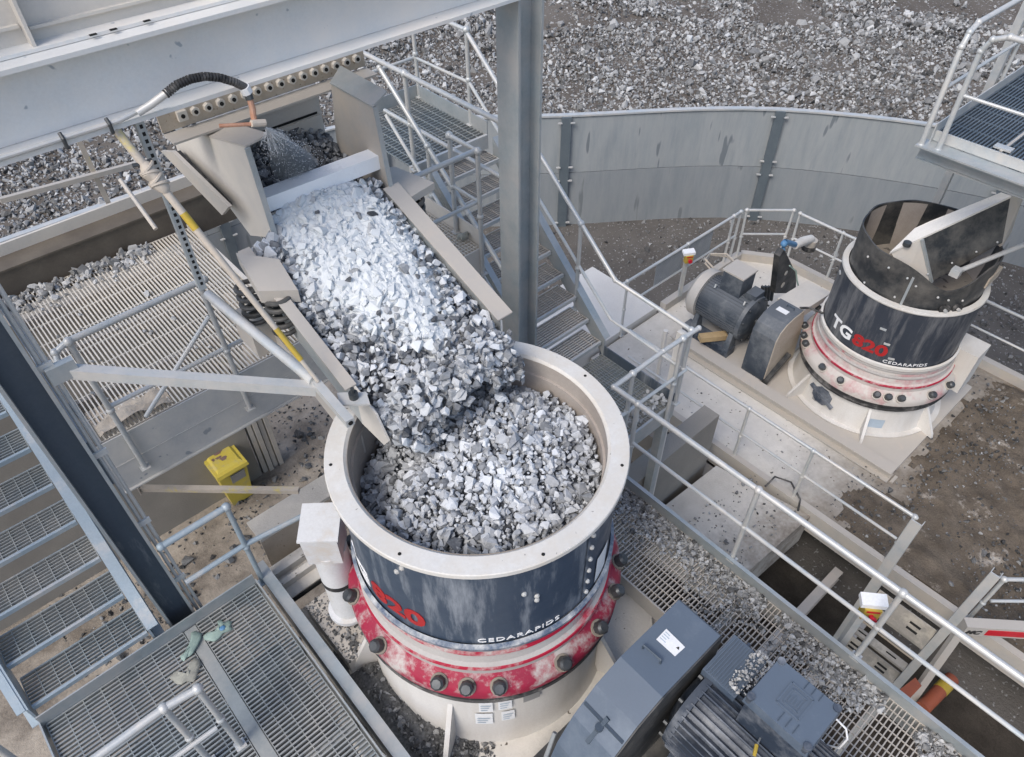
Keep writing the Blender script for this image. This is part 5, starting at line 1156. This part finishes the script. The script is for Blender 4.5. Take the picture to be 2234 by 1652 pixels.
m = MB(); m.box((8.53, 4.30, z0 + 1.0), (8.87, 4.66, z0 + 1.42)); tb2 = m.build('terminal_box', 'dusty_motor_paint', mo)
MB().box((8.515, 4.285, z0 + 1.422), (8.885, 4.675, z0 + 1.45)).build('lid', 'dusty_steel', tb2)
m = MB(); m.box((8.60, 4.06, z0 + 1.0), (8.84, 4.24, z0 + 1.20)); m.build('lifting_pad', 'dusty_motor_paint', mo)
for q in ((8.45, 4.7, z0 + 1.1), (8.45, 4.15, z0 + 1.08)): MB().tube([(q[0], q[1], q[2]), (q[0] + .02, q[1], q[2] + .05), (q[0] + .05, q[1], q[2] + .02)], .014, 8).build('lifting_eye', 'galvanised_rail', mo)
for off in (0, .09): tag(MB().tube([Y(1600, 612 - off * 60, 4.9), Y(1560, 600 - off * 120, 5.1), Y(1538, 575 - off * 100, 5.3), Y(1548, 556 - off * 20, 5.4), Y(1585, 560 - off * 60, 5.2), Y(1605, 575, 4.9)], .016, 8).build('motor_cable', 'hose_dusty'), ('outer' if off else 'inner') + ' loop of pale cable behind the far motor', 'cable')
t = thing('oil_pump', 'dark pump mount with two round holes and a blue valve behind the far motor', 'pump', (9.7, 4.0, ZF))
yb_ = 4.15
poly = [Y(1690, 640, yb_), Y(1735, 640, yb_), Y(1737, 600, yb_), Y(1718, 560, yb_), Y(1710, 545, yb_), Y(1700, 560, yb_)]
m = MB(); m.prism(poly, (0, .1, 0)); pmt = m.build('mount', 'black_steel', t)
for q, r in (((1707, 622), .05), ((1714, 596), .042)):
    p = Y(*q, yb_ - .004); MB().tube([p, p + V((0, -.004, 0))], r, 18).build('hole', 'concrete', pmt)
m = MB(); m.tube([Y(1706, 545, 4.2), Y(1712, 528, 4.2), Y(1733, 534, 4.2)], .045, 12); m.sphere(Y(1710, 532, 4.2), .055, 12, 8); m.build('valve', 'valve_blue', t)
m = MB(); m.tube([Y(1733, 536, 4.2), Y(1750, 527, 4.2), Y(1768, 522, 4.2)], [.06, .075, .07], 14); m.build('elbow', 'cream_paint', t)
p = Y(1766, 532, 4.2); m = MB(); m.tube([p - V((0, 0, .08)), p, p + V((0, 0, .08))], [.09, .105, .105], 20); m.build('filter', 'dusty_steel', t); MB().tube([p - V((0, 0, .10)), p - V((0, 0, .02))], .112, 20).build('filter_band', 'rubber', t)
m = MB()
for k_ in range(4): m.bar(Y(1664 + 7 * k_, 625, 4.3), Y(1660 + 7 * k_, 655, 4.3), .03, .06, (0, 1, 0))
m.build('manifold', 'bolt_steel', t)
tag(MB().tube([Y(1722, 580, 4.0), Y(1736, 592, 3.95), Y(1738, 612, 3.9), Y(1745, 640, 3.85), Y(1746, 668, 3.8)], .012, 8).build('hose', 'glove_green'), 'thin pale blue hose curling down behind the far belt guard', 'hose')
tag(MB().tube([Y(1745, 672, 3.5), Y(1765, 672, 3.3), Y(1795, 684, 3.1)], .018, 8).build('hose', 'rubber'), 'short black hose running from the far guard to the far crusher', 'hose')

# chute swung over the far crusher
t = thing('feed_chute', 'black lined chute with pale top plate tipping into the far crusher', 'chute', (9.5, 2.1, .3))
a0 = Z(1941, 550, .48); a1 = Z(2020, 470 + 28, .62); a2 = Z(2183, 420, 1.0); a3 = Z(2206, 428, 1.0); a4 = Z(2012, 518, .62)
m = MB(); m.prism([a0, Z(1995, 498, .6), Z(2030, 482, .68), Z(2090, 458, .8), a2, a3, a4], (0, 0, -.03)); m.build('top_plate', 'pale_plate', t)
dn = V((-.10, -.20, -.62))
dl = dn + V((.20, -.10, .05)); m = MB(); m.prism([a4 + V((0, 0, -.031)), a3 + V((0, 0, -.031)), a3 + dn * .9, a4 + dl], V((.03, .10, 0))); sp_ = m.build('side_plate', 'black_steel', t)
m = MB(); m.prism([a0 + V((0.05, 0, -.035)), a4 + V((-.02, 0, -.035)), a4 + dl + V((-.02, 0, 0)), a4 + dn * .8 + V((-.12, .08, 0))], V((.02, .02, 0))); m.build('end_plate', 'dusty_steel', t)
m = MB(); m.bar(a4 + V((-.02, -.01, -.02)), a4 + dl + V((-.02, -.01, 0)), .035, .03, (1, 0, 0)); m.build('edge_strip', 'galvanised_steel', t)
m = MB()
for f in (.12, .4, .68, .92):
    for p in (a4.lerp(a3, f) + V((-.01, -.02, -.16)), a4.lerp(a3, f) + dn * .8 + V((-.02, -.02, 0))): MB().sphere(p, .014, 8, 5).build('rivet', 'galvanised_rail', sp_)
MB().prism([a3 + V((.0, .0, -.02)), a3 + V((.35, -.05, -.05)), a3 + V((.3, -.15, -.6)), a3 + dn], (.02, .06, 0)).build('return_plate', 'dusty_steel', t)
p = Z(1978, 533, .56); MB().tube([p + V((0, 0, -.02)), p + V((0, 0, .03))], .05, 16).build('eye', 'bolt_steel', t)
p0 = Z(2085, 594, .30)
t2 = thing('prop_rod', 'grey rod with block clamp propping the chute of the far crusher', 'rod', p0)
m = MB(); m.tube([p0, Z(2231, 535, .45), Z(2400, 470, .6)], .032, 12); m.build('rod', 'galvanised_rail', t2)
m = MB(); m.box(p0 - V((.055, .055, .05)), p0 + V((.055, .055, .05))); m.build('clamp', 'galvanised_rail', t2)
tag(MB().box((9.42, 1.50, .02), (9.80, 1.56, .17)).build('wear_plate', 'brown_plate'), 'brown wear plate under the prop rod of the far crusher', 'plate')

# ================================================================== FAR DECK RAILS
FX = 6.76
guardrail('galvanised rail along the pit edge of the far deck, ending at the cable trays', tops=[[(FX, 4.95, -1.36), (FX, .515, -1.38)]], mids=[[(FX, 4.92, -1.86), (FX, .56, -1.88)]],
          posts=[((FX, 4.05, -2.45), (FX, 4.05, -1.36)), ((FX, 2.84, -2.5), (FX, 2.84, -1.37)), ((FX, 1.87, -2.45), (FX, 1.87, -1.38)), ((FX, .53, -2.5), (FX, .53, -1.38))])
guardrail('galvanised rail with wire panels along the back of the far deck', tops=[[(7.42, 5.68, -1.24), (10.52, 5.68, -1.26)]], mids=[[(7.9, 5.68, -1.74), (10.49, 5.68, -1.76)]],
          posts=[((7.5, 5.68, -2.38), (7.5, 5.68, -1.24)), ((9.02, 5.68, -2.38), (9.02, 5.68, -1.25)), ((10.3, 5.68, -2.38), (10.3, 5.68, -1.26)), ((10.50, 5.68, -2.38), (10.50, 5.68, -1.26))])
guardrail('short angled galvanised rail at the back corner of the far deck', tops=[[(10.62, 5.64, -1.26), (11.24, 5.08, -1.27)]], mids=[[(10.62, 5.64, -1.76), (11.24, 5.08, -1.77)]], posts=[((10.64, 5.62, -2.38), (10.62, 5.64, -1.26)), ((11.22, 5.10, -2.38), (11.24, 5.08, -1.27))])
guardrail('galvanised rail along the right edge of the far deck, passing behind the far crusher', tops=[[(11.28, 4.97, -1.30), (11.28, 3.9, -1.30)], [(11.28, 2.4, -1.32), (11.28, -3, -1.32)]], mids=[[(11.28, 4.95, -1.81), (11.28, 3.9, -1.81)], [(11.28, 2.4, -1.82), (11.28, -3, -1.82)]],
          posts=[((11.28, 4.95, -2.38), (11.28, 4.97, -1.30)), ((11.28, 4.13, -2.4), (11.28, 4.13, -1.30)), ((11.28, 2.4, -2.4), (11.28, 2.4, -1.32)), ((11.28, -.4, -2.4), (11.28, -.4, -1.32))])
for x0, x1, lab in ((8.25, 8.95, 'wire mesh panel on the back rail, nearer the white slab'), (9.12, 9.75, 'wire mesh panel on the back rail, behind the white switch box')):
    m = MB(); n = 26
    for k_ in range(n + 1): x = x0 + (x1 - x0) * k_ / n; m.box((x - .004, 5.70, -1.74), (x + .004, 5.706, -1.26))
    for k_ in range(19): z = -1.74 + .48 * k_ / 18; m.box((x0, 5.698, z - .004), (x1, 5.702, z + .004))
    tag(m.build('mesh_panel', 'mesh_wire'), lab, 'mesh panel', 'wire panels on the back rail')
def estop(p, facing, label):
    t = thing('stop_switch', label, 'emergency stop', p, 'emergency stop switches')
    f = V(facing); s_ = V((-f.y, f.x, 0)); p = V(p)
    m = MB(); m.bar(p - V((0, 0, .9)), p + V((0, 0, .02)), .06, .05, f); m.build('post', 'galvanised_rail', t)
    q = p + f * .06
    m = MB(); m.hexa([q - s_ * .10 - f * .08 + V((0, 0, .02)), q + s_ * .10 - f * .08 + V((0, 0, .02)), q + s_ * .10 + f * .02 + V((0, 0, .0)), q - s_ * .10 + f * .02 + V((0, 0, .0)), q - s_ * .10 - f * .08 + V((0, 0, .07)), q + s_ * .10 - f * .08 + V((0, 0, .07)), q + s_ * .10 + f * .02 + V((0, 0, .05)), q - s_ * .10 + f * .02 + V((0, 0, .05))]); m.build('hood', 'label_white', t)
    m = MB(); m.bar(q - V((0, 0, .14)), q + V((0, 0, .0)), .13, .08, f); m.build('housing', 'yellow_paint', t)
    m = MB(); b = q + f * .04 - V((0, 0, .075)); m.tube([b, b + f * .03], .02, 12); m.tube([b + f * .03, b + f * .055], .036, 16); m.build('button', 'signal_red', t)
    m = MB(); b = q + f * .042 - V((0, 0, .02)); m.bar(b - s_ * .05, b + s_ * .05, .004, .02); m.build('strip', 'signal_red', t)
estop(Y(1500, 552, 5.55) , (-.5, -.86, 0), 'white hooded yellow stop switch on the back rail of the far deck')
estop((4.0, .245, .52), (-.75, -.66, 0), 'white hooded stop switch with red button beside the long near rail')
for q, lab in (((4.95, 3.02, -.1), 'tall cream post at the corner of the stair landing'),):
    m = MB(); m.box((q[0] + .03, q[1] - .05, -2.4), (q[0] + .10, q[1] + .05, .92)); tag(m.build('gate_post', 'cream_paint'), lab, 'post')
tag(MB().tube([(7.0, 4.5, ZF), (7.0, 4.5, -1.2)], .035, 12).build('bollard_post', 'cream_paint'), 'cream round post on the far deck beside the landing slab', 'post')

# ================================================================== CABLE TRAYS AND SIGN BY THE PIT
t = thing('cable_rack', 'tall galvanised rack of slotted cable trays rising from the pit', 'cable rack', (5.2, 0, ZP))
KX = 5.2
for y, z1, w_ in ((.37, .25, .05), (-.335, .24, .04)):
    m = MB(); m.box((KX, y - w_, ZP), (KX + .01, y + w_, z1)); m.box((KX + .01, y - w_, ZP), (KX + .07, y - w_ + .006, z1)); m.box((KX + .01, y + w_ - .006, ZP), (KX + .07, y + w_, z1)); m.build('post', 'galvanised_rail', t)
for (u0, v0), (u1, v1), dim in (((1996, 1341), (1970, 1383), 0), ((1958, 1396), (1951, 1406), 1), ((1943, 1419), (1931, 1431), 0), ((1929, 1440), (1907, 1468), 0), ((1893, 1490), (1880, 1512), 0)):
    za = X(u0, v0, KX + .06).z; zb_ = X(u1, v1, KX - .02).z
    m = MB(); m.hexa([(KX - .02, -.29, zb_), (KX - .012, -.29, zb_), (KX - .012, .31, zb_), (KX - .02, .31, zb_), (KX + .05, -.29, za), (KX + .058, -.29, za), (KX + .058, .31, za), (KX + .05, .31, za)])
    m.box((KX - .018, -.29, zb_ - .035), (KX - .012, .31, zb_)); tr = m.build('tray', 'brown_plate' if dim else 'tray_steel', t)
    if dim: continue
    for yy in (-.12, .20):
        for f in ((.36, .64) if za - zb_ > .1 else (.5,)):
            zc = zb_ + (za - zb_) * f; xx = KX - .0215 + .07 * f
            MB().hexa([(xx - .004, yy - .055, zc - .014), (xx, yy - .055, zc - .014), (xx, yy + .055, zc - .014), (xx - .004, yy + .055, zc - .014), (xx + .004, yy - .055, zc + .014), (xx + .008, yy - .055, zc + .014), (xx + .008, yy + .055, zc + .014), (xx + .004, yy + .055, zc + .014)]).build('slot', 'dark_hole', tr)
t = thing('machine_boom', 'grey machine boom with black letters and a red stripe at the right edge', 'machine', (6.6, -.8, -2.2))
p0 = Z(2098, 1366, -2.0); p1 = Z(2420, 1386, -2.0); du = (p1 - p0).normalized(); nn = V((-du.y, du.x, 0)); nn = nn if nn.x < 0 else -nn
m = MB(); m.bar(p0, p1, .12, .19); m.build('boom', 'dusty_steel', t)
pf_ = p0 + nn * .062
def onb(x, y, z): return pf_ + du * (.02 + x) + V((0, 0, -.05 + y)) + nn * z
text_mesh('MC', .105, onb, 'text_dark', t, bold=.006, shear=.25)
m = MB(); m.bar(pf_ + du * .24 + V((0, 0, .0)), pf_ + du * 1.6, .006, .115); m.build('stripe', 'signal_red', t)
m = MB(); m.prism([p0 + V((0, 0, -.1)), p0 + du * .10 + V((0, 0, -.1)), p0 + V((-.3, -.1, -1.6)) + du * .1, p0 + V((-.3, -.1, -1.6))], nn * -.06); m.build('strut', 'dusty_steel', t)
guardrail('galvanised rail behind the machine boom at the right edge', tops=[[Z(2190, 1264, -1.4), Z(2400, 1266, -1.4)]], mids=[[Z(2160, 1311, -1.9), Z(2400, 1313, -1.9)]], posts=[(V((*Z(2190, 1264, -1.4)[:2], -2.45)), Z(2190, 1264, -1.4))])
t = thing('idler_roller', 'rusty orange roller with a yellow band lying in the pit', 'roller', Z(2040, 1512, -3.4))
ra_, rb_ = Z(2012, 1545, -3.4), Z(2076, 1480, -3.4)
MB().tube([ra_, rb_], .085, 16).build('body', 'orange_rust', t); MB().tube([ra_.lerp(rb_, .58), ra_.lerp(rb_, .82)], .088, 16).build('band', 'yellow_paint', t)
tag(MB().prism([Z(1952, 1512, -3.0), Z(1996, 1478, -3.0), Z(2010, 1496, -3.0), Z(1978, 1530, -3.0)], (0, 0, -.2)).build('rust_plate', 'orange_rust'), 'rusty orange plate in the pit beside the cable rack', 'plate')
tag(MB().tube([Z(1668, 1062, -2.3), Z(1690, 1040, -2.2), Z(1725, 1052, -2.2), Z(1745, 1090, -2.3), Z(1740, 1115, -2.4)], .014, 8).build('cable', 'rubber'), 'thin black cable looping over the pit edge by the far deck rail', 'cable')

# ================================================================== UPPER RIGHT PLATFORM
ZU = 2.0
t = thing('upper_platform', 'galvanised grating platform cut by the right edge, above the far crusher', 'platform', (9.5, 1.5, 1.6))
ux0, uy1 = 8.70, 2.58
m = MB(); grating(m, ux0, 13.5, -1.5, uy1, ZU, 'x', .040, .016, .05, .30); m.build('grating', 'dark_grating', t)
m = MB(); m.box((ux0 - .03, -1.5, ZU - .10), (ux0 - .012, uy1 + .03, ZU + .012)); m.build('toe_plate', 'galvanised_rail', t)
m = MB(); m.box((ux0 - .26, -1.5, ZU - .13), (ux0 - .03, uy1 + .10, ZU - .11)); m.box((ux0 - .05, -1.5, ZU - .33), (ux0 - .03, uy1 + .10, ZU - .13)); m.box((ux0 - .08, -1.5, ZU - .345), (ux0 + .06, uy1 + .10, ZU - .33)); m.build('beam', 'galvanised_steel', t)
m = MB(); m.box((ux0 - .1, uy1 + .012, ZU - .12), (13.5, uy1 + .024, ZU + .11)); m.build('toe_plate', 'galvanised_rail', t)
m = MB(); m.box((ux0 + .02, 1.9, ZU + .002), (13.5, 1.93, ZU + .010)); m.build('joint_plate', 'dusty_steel', t)
m = MB(); p = Z(2188, 325, ZU + .01); m.box(p - V((.05, .09, 0)), p + V((.05, .09, .02))); m.build('clip', 'galvanised_rail', t)
pA = (8.52, 2.66); pB = (8.50, 2.52)
hA = Y(2118, 42, 2.66); 
guardrail('curved top galvanised rail along the far side of the upper right platform', tops=[[(8.50, 2.64, 1.88), (8.50, 2.64, 2.95), (8.56, 2.64, 3.08), (8.70, 2.64, 3.14), (13, 2.64, 3.15)]], mids=[[(8.5, 2.64, 2.52), (13, 2.64, 2.52)]], posts=[((10.4, 2.64, 2.0), (10.4, 2.64, 3.15))], r=.03, feet=False)
guardrail('curved top galvanised rail along the near side of the upper right platform', tops=[[(8.53, 2.46, 1.88), (8.53, 2.46, 2.95), (8.53, 2.40, 3.08), (8.53, 2.26, 3.14), (8.53, -1, 3.15)]], mids=[[(8.53, 2.46, 2.5), (8.53, -1, 2.5)]], posts=[((8.53, .6, 1.9), (8.53, .6, 3.15))], r=.03, feet=False)
m = MB(); q0 = Y(2125, 262, 2.72); q1 = Y(2216, 0, 2.72); m.bar(V((q0.x, 2.72, ZU - 3)), V((q0.x, 2.72, 5.5)), .09, .09, (0, 1, 0)); tag(m.build('steel_post', 'galvanised_rail'), 'square galvanised post rising behind the upper right platform', 'post')
